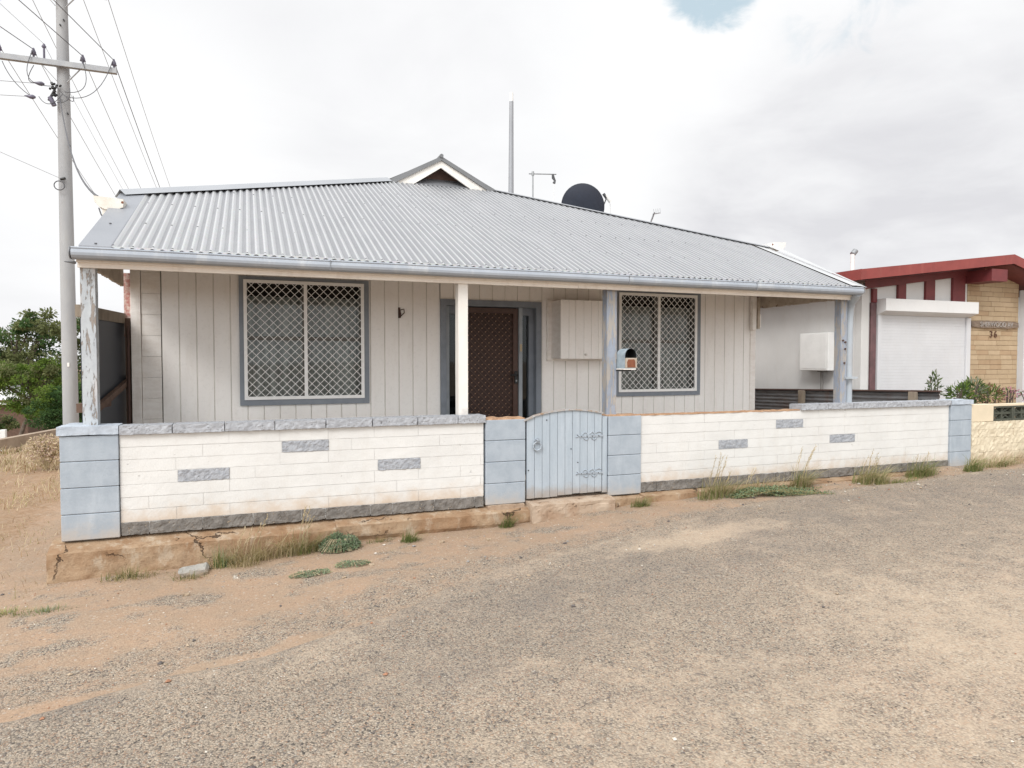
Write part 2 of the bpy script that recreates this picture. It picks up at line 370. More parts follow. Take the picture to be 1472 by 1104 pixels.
    def build(s, name, parent=None, **kw):
        me = bpy.data.meshes.new(name); me.from_pydata(s.v, [], s.f)
        for n in s.mats: me.materials.append(M[n])
        me.polygons.foreach_set('material_index', s.m); me.polygons.foreach_set('use_smooth', s.smooth); me.update()
        o = bpy.data.objects.new(name, me); col.objects.link(o)
        if parent is not None:
            o.parent = parent
            o.matrix_parent_inverse = Matrix.Translation(-WL[parent.name])
        WL[o.name] = WL[parent.name].copy() if False else Vector((0,0,0))
        tag(o, **kw); return o
WL = {}
def tag(o, label=None, cat=None, group=None, kind=None):
    if label: o['label'] = label
    if cat: o['category'] = cat
    if group: o['group'] = group
    if kind: o['kind'] = kind
    return o
def thing(name, label, cat, loc=(0,0,0), group=None):
    o = bpy.data.objects.new(name, None); o.location = loc; o.empty_display_size = .2; col.objects.link(o)
    WL[o.name] = Vector(loc); return tag(o, label, cat, group)
def part(name, parent, fn, **kw):
    b = MB(); fn(b); return b.build(name, parent, **kw)
def pbox(name, parent, *a, **kw):
    b = MB(); b.box(*a); return b.build(name, parent, **kw)

# ------------------------------------------------------------------ terrain height
gx = [-60,-20,-3,0,1.3,2.3,3.4,3.95,4.7,5.1,6.3,8,9.6,11,20,60]
gzv = [-1.2,-.6,-.36,-.30,-.262,-.215,-.180,-.165,-.115,-.085,-.045,-.02,.02,.045,.28,.9]
def gz(x, y):
    z = float(np.interp(x, gx, gzv))
    if y < -1: z -= .02*min(1, (-1-y)/3)
    if y > 9: z -= .085*min(y-9, 42)*(1 if y > 9 else 0)
    return z
def bumpy(x, y):
    return (noise.noise(Vector((x*1.3, y*1.3, 3.1)))*.022 + noise.noise(Vector((x*5, y*5, 1.7)))*.008)

# world zones, read off the place: distance outward from the wall is -y
aex = [-60,-8,-3,0,.3,.55,.95,1.4,1.8,2.17,2.6,3.1,3.65,5,6.15,8,9.2,11.2,15,60]
aey = [-9,-4.2,-2.8,-2.36,-2.33,-2.30,-2.21,-2.13,-2.03,-1.89,-1.58,-1.34,-1.12,-.85,-.62,-.46,-.42,-.40,-.38,-.5]
def road_edge(x):
    return float(np.interp(x, aex, aey)) + noise.noise(Vector((x*1.7, 0, 9)))*.05 + noise.noise(Vector((x*7, 0, 4)))*.022 + noise.noise(Vector((x*25, 0, 4)))*.008
dlx = [-20,0,.74,1.6,2.3,3.2,4.5,6,8]; dly = [-2.2,-1.68,-1.6,-1.42,-1.05,-.80,-.55,-.35,-.25]
def sm(a, b, x):
    t = max(0, min(1, (x-a)/(b-a))); return t*t*(3-2*t)
def dust_at(x, y):
    e = float(np.interp(x, aex, aey)); dl = float(np.interp(x, dlx, dly))
    if y > .2: return 1.0 if x > 0 else .8
    if y > dl: d = .80 - .55*sm(-.05, .5, noise.noise(Vector((x*1.8, y*3.5, 6)))+.5*noise.noise(Vector((x*7, y*9, 6)))) + .25*sm(-.5, -.05, y)*sm(4, 2, x)
    else:
        d = .36 + .3*sm(.35, 0, dl-y)
        k = (y-e)
        if x < 3: d = max(d, 1.15*sm(.20+.16*noise.noise(Vector((x*2,0,2))), .03, k)*sm(2.9, 1.2, x)*(.85+.5*noise.noise(Vector((x*4,1,2)))))
    if x < -.1: d = max(d, .75)
    return d
def graded(lo, f0, f1, hi, step, grow=1.22):
    out = list(np.arange(f0, f1+step*.5, step)); s = step; v = f1
    while v < hi: s *= grow; v += s; out.append(min(v, hi))
    s = step; v = f0; pre = []
    while v > lo: s *= grow; v -= s; pre.append(max(v, lo))
    return pre[::-1]+out
def build_grid(name, X, Y2, zf, m, attrs, **kw):
    nx, ny = len(X), len(Y2[0]); vs = []; A = {k: [] for k in attrs}
    for i, x in enumerate(X):
        for y in Y2[i]:
            vs.append((x, y, zf(x, y)))
            for k, f in attrs.items(): A[k].append(f(x, y))
    fs = [(i*ny+j, (i+1)*ny+j, (i+1)*ny+j+1, i*ny+j+1) for i in range(nx-1) for j in range(ny-1)]
    me = bpy.data.meshes.new(name); me.from_pydata(vs, [], fs); me.materials.append(M[m])
    for k in A:
        at = me.attributes.new(k, 'FLOAT', 'POINT'); at.data.foreach_set('value', A[k])
    me.polygons.foreach_set('use_smooth', [True]*len(fs)); me.update()
    o = bpy.data.objects.new(name, me); col.objects.link(o); tag(o, **kw); return o
def zground(x, y):
    z = gz(x, y)
    f = sm(30, 8, abs(x-4))*sm(20, 4, abs(y))
    z += bumpy(x, y)*f
    if y < road_edge(x)-.0: z -= .03*sm(0, .12, road_edge(x)-y)     # the bed under the seal
    return z
def straw(x, y):
    if x < -.15 and y > -1.2: return .62*sm(-.15, -.9, x)*sm(-1.2, -.2, y)
    if 0 < x < 9.9 and -.5 < y < 0: return .22
    return 0.0
X = graded(-900, -3, 13, 900, .05, 1.3); Y = graded(-400, -7, .4, 1500, .05, 1.3)
build_grid('ground', X, [Y]*len(X), zground, 'ground', {'dust': dust_at, 'straw': straw},
           label='orange dirt and loose gravel ground along the foot of the wall', cat='ground', kind='structure')
XR = graded(-300, -3, 14, 300, .04, 1.3)
tt = [0,.003,.006,.011] + list(np.linspace(.045, 1, 120)**1.35)
YR = []
for x in XR:
    e = road_edge(x); YR.append([e + (-16-e)*t for t in tt][::-1])
def road_dust(x, y):
    d = .20 + .34*sm(-2.4, -5.0, y - .22*(x-2))
    e = float(np.interp(x, aex, aey)); d += .18*sm(.35, 0, e-y)
    d += .22*max(0, noise.noise(Vector((x*.7, y*1.1, 5))))
    d += .55*math.exp(-((x-4.9)/.9)**2-((y+1.35)/.22)**2)
    return d
def road_dark(x, y):
    e = float(np.interp(x, aex, aey)); k = e-y
    return min(1, .9*sm(.30,.0,k)*sm(3.5,2,x) + .9*math.exp(-((k-.75)/.75)**2)*(.45 + .55*sm(1.0, 2.5, x)) + .35*math.exp(-((k-2.2)/.4)**2))
def zroad(x, y):
    e = road_edge(x); k = e-y
    return gz(x, y) + bumpy(x, y)*.6*sm(30, 8, abs(x-4)) + .005 + .012*sm(0, .05, k) + noise.noise(Vector((x*9, y*9, 0)))*.002
build_grid('road', XR, YR, zroad, 'road', {'dust': road_dust, 'dark': road_dark, 'straw': lambda x, y: 0.0},
           label='worn chip sealed road dusted with tan grit', cat='road', kind='structure')

# loose stones: nobody could count them
def pebbles():
    b = MB(); rnd = random.Random(3)
    for i in range(5200):
        x = rnd.uniform(-1.6, 12); e = float(np.interp(x, aex, aey))
        if rnd.random() < .72: y = rnd.uniform(e-.5, -.1)
        else: y = rnd.uniform(-4.6, e)
        if noise.noise(Vector((x*2.2, y*2.2, 8))) < rnd.uniform(-.35, .35): continue
        s = rnd.uniform(.003, .007) * (1 if rnd.random() < .93 else rnd.uniform(1.6, 3.2))
        z = (zroad(x, y) if y < road_edge(x) else zground(x, y)) + s*.3
        mm = rnd.choice(['peb_tan', 'peb_tan', 'peb_grey', 'peb_dark', 'peb_pale', 'peb_red'])
        R3 = Matrix.Rotation(rnd.uniform(0, 6.3), 3, 'Z')
        vs = []
        for q in ((1,0,0),(0,1,0),(-1,0,0),(0,-1,0),(.2,.1,.75),(.1,-.1,-.6),(.7,.7,.2),(-.7,.6,.1)):
            v = R3 @ Vector((q[0]*s*rnd.uniform(.8,1.5), q[1]*s*rnd.uniform(.7,1.1), q[2]*s*rnd.uniform(.7,1.1)))
            vs.append((x+v.x, y+v.y, z+v.z))
        b.add(vs, [(0,6,4),(6,1,4),(1,7,4),(7,2,4),(2,3,4),(3,0,4),(6,0,5),(1,6,5),(7,1,5),(2,7,5),(3,2,5),(0,3,5)], mm)
    b.build('gravel', label='loose pebbles scattered over the dirt verge and road', cat='gravel', kind='stuff')
for n, c in dict(peb_tan=(.40,.31,.22), peb_grey=(.30,.285,.27), peb_dark=(.12,.105,.10), peb_pale=(.58,.53,.46), peb_red=(.34,.17,.10)).items():
    M[n] = mat(n, c, rough=.9)
pebbles()

# ------------------------------------------------------------------ front block wall
def courses(b, x0, x1, z0, n, y, skip, m, off0=0.0, depth=.09):
    for k in range(n):
        za = z0+.1*k; off = off0 + (.2 if k % 2 else 0)
        js = [x0]; x = x0 - .4 + ((off + .0) % .4)
        while x < x1-.03:
            if x > x0+.03: js.append(x)
            x += .4
        js.append(x1)
        js = [j for i, j in enumerate(js) if i in (0, len(js)-1) or random.random() < .55]
        for a, c in zip(js, js[1:]):
            segs = [(a, c)]
            for sk in skip:
                if sk[0] == k:
                    segs2 = []
                    for (p, q) in segs:
                        if q <= sk[1] or p >= sk[2]: segs2.append((p, q))
                        else:
                            if p < sk[1]-.02: segs2.append((p, sk[1]))
                            if q > sk[2]+.02: segs2.append((sk[2], q))
                    segs = segs2
            for (p, q) in segs:
                dy = random.uniform(-.0012, .0012)
                b.rough(p+.0014, q-.0014, y+dy, y+depth, za+.0018, za+.0982, m, .03, .0011, 12, p)
def wall_section(x0, x1, zb, accents, label, y=.02):
    t = thing('block_wall', label, 'wall', (x0, .0, zb-.1))
    sk = [(k, a, a+.39) for k, a in accents]
    def f(b):
        courses(b, x0, x1, zb, 7, y, sk, 'white_block', .0)
        b.box(x0+.004, x1-.004, y+.0035, y+.105, zb-.09, zb+.70, 'mortar_white')
        b.box(x0+.002, x1-.002, y+.1055, y+.115, zb-.09, zb+.699, 'white_block')
    part('block_panel', t, f)
    for k, a in accents:
        part('accent_block', t, lambda b: b.rough(a+.003, a+.387, y-.005, y+.08, zb+.1*k+.004, zb+.1*k+.096, 'accent', .010, .004, 40, a))
    def g(b):
        x = x0
        while x < x1-.02:
            w = min(random.choice([.39, .39, .2]), x1-x)
            b.rough(x+.004, x+w-.004, y-.006, y+.08, zb-.1, zb-.003, 'base_block', .016, .006, 22, x); x += w
    part('base_course', t, g)
    return t
WL1 = wall_section(.400, 3.430, .09, [(3, .812), (5, 1.615), (3, 2.43)], 'low white painted block wall left of the blue gate with three grey accent blocks')
WR1 = wall_section(5.145, 9.695, .11, [(3, 6.135), (5, 6.92), (3, 7.715)], 'low white painted block wall right of the blue gate with three grey accent blocks')
def capblocks(parent, xs, z0, z1, y0=-.012, y1=.185):
    for a, c in zip(xs, xs[1:]):
        part('cap_block', parent, lambda b: b.rough(a+.004, c-.004, y0, y1, z0, z1, 'cap_block', .012, .0035, 34, a*3))
capblocks(WL1, [.40,.78,1.17,1.56,1.98,2.38,2.79,3.17,3.445], .792, .862)
capblocks(WR1, [7.26,7.66,8.05,8.44,8.83,9.22,9.70], .812, .874)
part('mortar_top', WR1, lambda b: b.rough(5.15, 7.26, .015, .13, .806, .818, 'raw_mortar', .03, .005, 16))

def pier(x0, x1, zs, y0, y1, label, side=None):
    t = thing('block_pier', label, 'wall pier', (x0, y0, zs[0]), group='blue painted block piers of the front wall')
    def f(b):
        for a, c in zip(zs, zs[1:]):
            d = random.uniform(-.0015, .0015)
            b.box(x0+d, x1+d, y0, y1, a+.0025, c-.0025, 'blue_block', .004)
        b.box(x0+.006, x1-.006, y0+.006, y1-.006, zs[0], zs[-1]-.003, 'mortar_blue')
    part('block_shaft', t, f); return t
p1 = pier(0, .396, [-.02,.185,.39,.595,.795], 0, .205, 'wide blue grey painted block pier at the left street corner of the wall')
def capL(b):
    b.rough(-.016, .40, -.014, .19, .80, .868, 'cap_paint', .02, .004, 16, 5)
M['cap_paint'] = mat('cap_painted', (.46,.51,.575), (.37,.415,.475), 10, .75, bump=.004, bscale=40, chips=((.20,.21,.23), .70, 26, (1,1,1.5)))
part('cap_block', p1, capL)
p2 = pier(3.447, 3.850, [.0,.205,.41,.615,.815], 0, .205, 'blue grey block pier left of the gate with crumbling orange mortar top')
part('mortar_top', p2, lambda b: b.rough(3.45, 3.85, .01, .19, .812, .828, 'raw_mortar', .025, .010, 14))
part('foot_block', p2, lambda b: b.rough(3.46, 3.83, -.03, .15, -.062, -.002, 'step', .03, .005, 14))
p3 = pier(4.765, 5.145, [.0,.205,.41,.615,.812], 0, .21, 'blue grey block pier right of the gate beside its hinges')
part('mortar_top', p3, lambda b: b.rough(4.77, 5.14, .01, .2, .810, .820, 'raw_mortar', .03, .005, 14))
p4 = pier(9.70, 10.075, [.01,.21,.415,.615,.815], -.01, .205, 'blue grey block pier at the right end of the wall beside cream stone')
part('cap_block', p4, lambda b: b.rough(9.70, 10.09, -.022, .2, .818, .876, 'cap_paint', .02, .003, 16, 9))
# return wall on the left
t = thing('return_wall', 'short blue painted return wall running back from the left corner pier', 'wall', (.0, .21, -.02))
part('block_panel', t, lambda b: [b.box(.012, .118, .21, 1.3, a+.002, a+.198, 'blue_block', .004) for a in (-.02, .185, .39, .592)])
part('cap_block', t, lambda b: b.rough(-.01, .135, .195, .40, .80, .866, 'cap_paint', .025, .003, 16, 2))

# footings
def foot_fn(x, y, z):
    return x, y, z
def crackmat(name, c, c2, top):
    m, t, b = newmat(name); p = pos(t)
    col_ = t.mix(t.ramp(t.noise(p, 3.5, 7, .65), .36, .66), c, c2)
    col_ = t.mix(t.math('MULTIPLY', t.ramp(t.noise(p, 22, 5, .7), .5, .72), .5), col_, tuple(x*.6 for x in c2))
    col_ = t.mix(t.math('MULTIPLY', t.ramp(t.noise(t.scaled(p, (1,1,.5)), 9, 6, .7), .52, .66), .6), col_, top)
    wp = t.vmath('ADD', t.scaled(p, (1,.6,1)), t.scaled(t.noise(p, 9, 4, .6, col=True), (.22,.22,.22))).outputs[0]
    v = t.add('ShaderNodeTexVoronoi'); v.feature = 'DISTANCE_TO_EDGE'; v.inputs['Scale'].default_value = 1.7; t.link(wp, v.inputs['Vector'])
    ck = t.math('MULTIPLY', t.ramp(v.outputs['Distance'], .013, .004), t.ramp(t.noise(p, 1.5, 3), .53, .58))
    col_ = t.mix(t.math('MULTIPLY', ck, .9), col_, (.07,.045,.03))
    t.link(col_, b.inputs['Base Color']); b.inputs['Roughness'].default_value = .95; b.inputs['Specular IOR Level'].default_value = .2
    bn = t.add('ShaderNodeBump'); bn.inputs['Distance'].default_value = .008
    h = t.math('SUBTRACT', t.math('ADD', t.noise(p, 24, 6, .65), t.math('MULTIPLY', t.noise(p, 90, 3, .6), .4)), t.math('MULTIPLY', ck, 2))
    t.link(h, bn.inputs['Height']); t.link(bn.outputs[0], b.inputs['Normal']); return m
M['footing'] = crackmat('footing_concrete', (.37,.265,.175), (.27,.165,.095), (.46,.385,.30))
def footing(x0, x1, yf, zt_front, zt_back, zb, name, label, m='footing', seed=0, crack=()):
    t = thing(name, label, 'footing', (x0, yf, zb))
    def fn(x, y, z):
        s = (z-zb)/(zt_back-zb); yy = (y-yf)/(.18-yf)
        zt = zt_front + (zt_back-zt_front)*min(1, max(0, yy*1.6))
        zz = zb + s*(zt-zb)
        for c in crack:
            d = abs(x - c - .02*math.sin(z*60+c*9))
        n = noise.noise(Vector((x*2.6+seed, 0, 0)))*.018
        if s < .9 and x > 2.2 and x < 3.86 and y < yf+.05: y += .05*sm(.25, .0, abs(s-.38))*(.5+noise.noise(Vector((x*5,0,1))))
        if y < yf+.03: y += n + max(0, noise.noise(Vector((x*6, z*9, seed))) )*.03*(1.2-s)
        return x, y, zz
    part('concrete_strip', t, lambda b: b.rough(x0, x1, yf, .16, zb, zt_back, m, .024, .0045, 7, seed, .8, fn)); return t
footing(-.075, 2.05, -.115, -.085, -.022, -.36, 'wall_footing', 'stained cracked concrete footing under the left corner pier and wall', seed=1, crack=(.13, .80, 1.45))
footing(2.05, 3.86, -.10, -.060, -.012, -.30, 'wall_footing', 'crumbling orange footing ledge left of the gate step', seed=4, crack=(2.32, 2.9, 3.3))
footing(4.76, 5.13, -.075, -.025, -.004, -.26, 'wall_footing', 'small block of broken footing under the right gate pier', seed=7, crack=(4.92,))
footing(5.13, 10.05, -.12, -.012, .006, -.20, 'wall_footing', 'low concrete footing ledge under the right hand wall', seed=11, crack=(6.0, 7.3, 8.8))
t = thing('gate_step', 'worn concrete doorstep under the blue gate', 'step', (4.3, -.1, -.2))
def stepfn(x, y, z):
    if z > -.02: z += -.02*sm(-.08, -.16, y)
    if z < -.1 and y < 0 and 3.85 < x < 4.15: z += .03
    return x, y, z
part('concrete_block', t, lambda b: b.rough(3.86, 4.76, -.15, .2, -.24, .012, 'step', .028, .011, 8, 2, .6, stepfn))

# ------------------------------------------------------------------ gate
t = thing('garden_gate', 'pale blue arched timber gate with black strap hinges and ring latch', 'gate', (3.87, .03, .03))
GX0, GX1 = 3.868, 4.692
def arch(x):
    u = (x-4.34)/.47; return .893 - .072*u*u - (.01 if x < 3.95 else 0)
def planks(b):
    n = 10; w = (GX1-GX0)/n
    for i in range(n):
        a = GX0+i*w+.0022; c = GX0+(i+1)*w-.0022
        zb = .030+random.uniform(-.006, .004)+ .003*i; N = 4; y = .012+random.uniform(-.001, .001)
        vs = []; fs = []
        for j in range(N+1):
            x = a+(c-a)*j/N
            for yy in (y, y+.022):
                vs.append((x, yy, zb)); vs.append((x, yy, arch(x)-.012))
        for j in range(N):
            o = j*4
            fs += [(o, o+4, o+5, o+1), (o+2, o+3, o+7, o+6), (o+1, o+5, o+7, o+3), (o, o+2, o+6, o+4)]
        fs += [(0,1,3,2), (N*4, N*4+2, N*4+3, N*4+1)]
        b.add(vs, fs, 'gate')
part('planks', t, planks)
def gframe(b):
    b.box(GX0+.01, GX1-.01, .036, .07, .12, .21, 'gate'); b.box(GX0+.01, GX1-.01, .036, .07, .62, .71, 'gate')
    b.box(GX0+.004, GX1-.004, .0345, .0355, .04, .80, 'gate_gap')
part('back_frame', t, gframe)
def cap(b):
    N = 22; pts = []
    for j in range(N+1):
        x = 3.835+(4.70-3.835)*j/N; pts.append((x, .022, arch(x)-.004 + random.uniform(-.001, .001)))
    for p, q in zip(pts, pts[1:]): b.bar(p, q, .05, .013, 'gate_cap')
M['gate_cap'] = mat('gate_cap', (.40,.42,.44), (.34,.27,.21), 14, .8, chips=((.30,.18,.11), .56, 24, (1,1,1)))
part('top_trim', t, cap)
def curl(cx, cz, r, a0, a1, n=7): return [(cx+r*math.cos(a0+(a1-a0)*i/n), .008, cz+r*math.sin(a0+(a1-a0)*i/n)) for i in range(n+1)]
for zz in (.62, .245):
    def hinge(b):
        m = 'iron_painted'
        b.box(4.44, 4.70, .0045, .0115, zz-.010, zz+.008, m)
        b.tube([(4.44, .008, zz), (4.41, .008, zz+.018), (4.425, .008, zz+.002), (4.40, .008, zz-.008)], .006, m, 6)
        for cx, s in ((4.50, 1), (4.58, 1), (4.51, -1), (4.60, -1)):
            b.tube(curl(cx, zz+s*.012, .026, 0 if s > 0 else 0, math.pi*s), .0055, m, 6)
        b.tube([(4.62, .008, zz+.03), (4.66, .008, zz+.042), (4.685, .008, zz+.03)], .005, m, 6)
        for x in (4.46, 4.52, 4.58, 4.65): b.tube([(x, .001, zz-.001), (x, .01, zz-.001)], .005, 'black', 6)
    part('hinge', t, hinge)
def ring(b):
    c = (3.972, -.006, .545)
    b.tube([(c[0], .014, .60), (c[0], -.002, .60)], .026, 'iron_painted', 12)
    b.tube([(c[0]-.02, -.012, .606), (c[0]+.012, -.016, .60)], .010, 'iron_painted', 8)
    b.tube([(c[0]+.042*math.cos(a), -.010, c[2]+.042*math.sin(a)) for a in np.linspace(0, 2*math.pi, 20)], .0075, 'iron_painted', 8)
part('ring_latch', t, ring)
for x, z in ((3.886,.31),(4.345,.50),(4.08,.795),(4.42,.36)): part('bolt', t, lambda b: b.tube([(x, .006, z), (x, .013, z)], .006, 'black', 6))
t2 = thing('gate_post', 'narrow blue timber gate post fixed to the right gate pier', 'gate post', (4.72, .05, .02))
part('post_shaft', t2, lambda b: b.box(4.703, 4.758, .02, .09, .035, .808, 'gate', .003))

# ------------------------------------------------------------------ cottage
WY = 1.6; XL, XR_ = .272, 7.965
H = thing('cottage', 'white vertical clad cottage with silver corrugated roof and front verandah', 'house', (4.1, 1.6, 0))
openings = [(1.27,2.612,.905,2.262), (3.432,4.700,-.05,2.092), (5.715,7.030,.920,2.282)]
def cladding(b):
    xs = [.544]
    while xs[-1] < XR_-.05: xs.append(xs[-1]+.1605)
    xs[-1] = XR_
    cuts = sorted(set(xs + [o[0] for o in openings] + [o[1] for o in openings]))
    for a, c in zip(cuts, cuts[1:]):
        mid = (a+c)/2; zr = [(-.05, 2.93)]
        for o in openings:
            if o[0] < mid < o[1]: zr = [(z0, z1) for z0, z1 in ((-.05, o[2]), (o[3], 2.93)) if z1-z0 > .02]
        ga = a in xs; gc = c in xs; g = .006
        for z0, z1 in zr:
            xa = a+(g if ga else 0); xc = c-(g if gc else 0)
            b.add([(xa,WY,z0),(xc,WY,z0),(xc,WY,z1),(xa,WY,z1)], [(0,1,2,3)], 'cladding')
            if ga: b.add([(a,WY+.008,z0),(xa,WY,z0),(xa,WY,z1),(a,WY+.008,z1)], [(0,1,2,3)], 'groove')
            if gc: b.add([(xc,WY,z0),(c,WY+.008,z0),(c,WY+.008,z1),(xc,WY,z1)], [(0,1,2,3)], 'groove')
part('front_wall', H, cladding)
def lboards(b):
    b.box(XL, XL+.088, WY-.018, WY+.03, -.05, 2.9, 'board', .003)
    z = -.05
    while z < 2.8:
        b.box(XL+.092, .538, WY-.004, WY+.02, z+.001, z+.209, 'board', .002); z += .21
part('corner_boards', H, lboards)
part('cover_strip', H, lambda b: b.box(7.875, 7.962, WY-.012, WY-.001, -.05, 2.9, 'board'))
def sidewalls(b):
    b.box(XL+.0, XL+.03, WY+.031, 9.5, -.3, 2.92, 'board'); b.box(XR_-.03, XR_-.001, WY+.01, 9.5, -.3, 2.92, 'board')
    b.box(XL, XR_, 9.5, 9.53, -.5, 2.92, 'cladding')
part('side_walls', H, sidewalls)
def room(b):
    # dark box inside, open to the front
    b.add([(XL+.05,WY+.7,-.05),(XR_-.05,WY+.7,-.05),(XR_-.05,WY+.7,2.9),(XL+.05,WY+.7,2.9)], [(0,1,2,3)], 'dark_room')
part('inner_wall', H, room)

# windows
def diamond(b, x0, x1, z0, z1, y, pitch, r, m, flat=.5):
    segs = []
    for s in (1, -1):
        c = -((x1-x0)+(z1-z0))
        k = math.floor(c/pitch)*pitch
        while k < (x1-x0)+(z1-z0):
            # line: z = z0 + s*(x-x0) + k' clipped
            pts = []
            if s > 0: f = lambda x: z0+(x-x0)+k
            else: f = lambda x: z0-(x-x0)+k
            xa, xb = x0, x1
            za, zb_ = f(x0), f(x1)
            def clipx(z): return x0+(z-z0-k) if s > 0 else x0-(z-z0-k)
            cand = []
            for xx in (x0, x1):
                if z0-1e-6 <= f(xx) <= z1+1e-6: cand.append((xx, f(xx)))
            for zz in (z0, z1):
                xx = clipx(zz)
                if x0 < xx < x1: cand.append((xx, zz))
            if len(cand) >= 2:
                cand.sort()
                p, q = cand[0], cand[-1]
                if (p[0]-q[0])**2+(p[1]-q[1])**2 > 1e-4:
                    yy = y+(.003 if s > 0 else -.003)
                    b.bar((p[0], yy, p[1]), (q[0], yy, q[1]), r*2, r*flat*2, m, (0,1,0))
            k += pitch
def window(x0, x1, z0, z1, wf, label):
    def trim(b):
        b.box(x0, wf[0], WY-.028, WY+.03, z0, z1, 'window_trim'); b.box(wf[1], x1, WY-.028, WY+.03, z0, z1, 'window_trim')
        b.box(wf[0], wf[1], WY-.030, WY+.03, z0-.0, wf[2], 'window_trim'); b.box(wf[0], wf[1], WY-.028, WY+.03, wf[3], z1, 'window_trim')
    w = part('window', H, trim, label=label)
    a, c, d, e = wf; g = .034; mx = (a+c)/2
    def scr(b):
        y0, y1 = WY-.046, WY-.032
        b.box(a, a+g, y0, y1, d, e, 'mesh_white'); b.box(c-g, c, y0, y1, d, e, 'mesh_white')
        b.box(a+g, c-g, y0-.001, y1, d, d+g, 'mesh_white'); b.box(a+g, c-g, y0-.001, y1, e-g, e, 'mesh_white')
        b.box(mx-.017, mx+.017, y0-.002, y1, d+g, e-g, 'mesh_white')
    part('screen_frame', w, scr)
    def ms(b):
        diamond(b, a+g, mx-.017, d+g, e-g, WY-.038, .0865, .0030, 'mesh_white'); diamond(b, mx+.017, c-g, d+g, e-g, WY-.038, .0865, .0030, 'mesh_white')
    part('security_mesh', w, ms)
    def sash(b):
        zm = (d+e)/2+.02
        b.box(a, c, WY+.028, WY+.06, zm-.02, zm+.022, 'sash'); b.box(mx-.03, mx+.03, WY+.03, WY+.06, d, e, 'sash')
        b.box(a, a+.04, WY+.03, WY+.06, d, e, 'sash'); b.box(c-.04, c, WY+.03, WY+.06, d, e, 'sash')
    part('sash', w, sash)
    part('pane', w, lambda b: b.add([(a,WY+.045,d),(c,WY+.045,d),(c,WY+.045,e),(a,WY+.045,e)], [(0,1,2,3)], 'glass'))
    def cur(b):
        N = 90; zt = e-.16
        for (u0, u1, zz0, zz1, m) in ((a, c, d-.02, zt, 'curtain'), (a, c, zt+.0, e, 'blind')):
            vs = []; fs = []
            for i in range(N+1):
                x = u0+(u1-u0)*i/N; yy = WY+.10+.012*math.sin(i*1.1)+.006*math.sin(i*.37)
                if m == 'blind': yy = WY+.16
                vs += [(x, yy, zz0), (x, yy, zz1)]
            fs = [(2*i, 2*i+2, 2*i+3, 2*i+1) for i in range(N)]
            b.add(vs, fs, m if m == 'curtain' else 'dark_room', True)
    part('curtain', w, cur)
    return w
M['sash'] = mat('sash', (.16,.155,.14), rough=.6)
window(1.270, 2.612, .905, 2.262, (1.314, 2.556, .965, 2.225), 'left mesh covered window in the front wall')
window(5.715, 7.030, .920, 2.282, (5.775, 6.965, .975, 2.250), 'right mesh covered window behind the letterbox')

# door
def dframe(b):
    b.box(3.432,3.500, WY-.03, WY+.14, -.05, 2.092, 'door_trim'); b.box(4.632,4.700, WY-.03, WY+.14, -.05, 2.092, 'door_trim')
    b.box(3.500,4.632, WY-.03, WY+.14, 2.02, 2.092, 'door_trim')
    b.box(3.500,3.56, WY+.06, WY+.13, -.05, 2.02, 'door_trim_l'); b.box(4.57,4.632, WY+.06, WY+.13, -.05, 2.02, 'door_trim')
    b.box(3.56,3.665, WY+.06, WY+.13, 1.93, 2.019, 'door_trim'); b.box(4.47,4.57, WY+.06, WY+.13, 1.93, 2.019, 'door_trim')
    b.box(3.665,3.71, WY+.02, WY+.13, -.05, 2.02, 'door_trim'); b.box(4.425,4.47, WY+.02, WY+.13, -.05, 2.02, 'door_trim_l')
M['door_trim_l'] = mat('door_trim_light', (.33,.36,.39), (.27,.30,.33), 6, .55)
D = part('door_frame', H, dframe)
for a, c in ((3.56,3.665),(4.47,4.57)):
    part('sidelight_pane', D, lambda b: b.add([(a,WY+.10,-.05),(c,WY+.10,-.05),(c,WY+.10,1.93),(a,WY+.10,1.93)], [(0,1,2,3)], 'glass'))
door = part('door', H, lambda b: b.box(3.715,4.42, WY+.088, WY+.12, -.04, 2.015, 'door_brown'), label='dark brown front door behind a brown mesh security screen')
def dscr(b):
    y0, y1 = WY+.045, WY+.075
    b.box(3.715,3.775,y0,y1,-.04,2.01,'mesh_brown'); b.box(4.36,4.42,y0,y1,-.04,2.01,'mesh_brown')
    b.box(3.775,4.36,y0-.001,y1,1.95,2.01,'mesh_brown'); b.box(3.775,4.36,y0-.001,y1,-.04,.1,'mesh_brown')
    diamond(b, 3.775,4.36,.1,1.95,WY+.058,.0865,.0042,'mesh_brown',.7)
    k = 0; z = .12
    while z < 1.94:
        x = 3.79 + (.0433 if k % 2 else 0)
        while x < 4.35:
            b.tube([(x, WY+.049, z), (x, WY+.056, z)], .0062, 'stud_gold', 6); x += .0865
        z += .0433; k += 1
part('screen_door', door, dscr)
def handle(b):
    b.box(4.372,4.408, WY+.02, WY+.045, 1.10, 1.25, 'black', .004); b.tube([(4.39,WY+.03,1.205),(4.39,WY-.005,1.205),(4.30,WY-.008,1.205)], .010, 'black', 8)
    b.tube([(4.39,WY+.03,1.135),(4.39,WY+.014,1.135)], .012, 'grey_metal', 10)
part('handle', door, handle)
M['stud_cream'] = mat('bell_cream', (.50,.40,.26), rough=.5)
pbox('bell_push', H, 4.435,4.46, WY+.008, WY+.019, 1.49, 1.58, 'stud_cream')

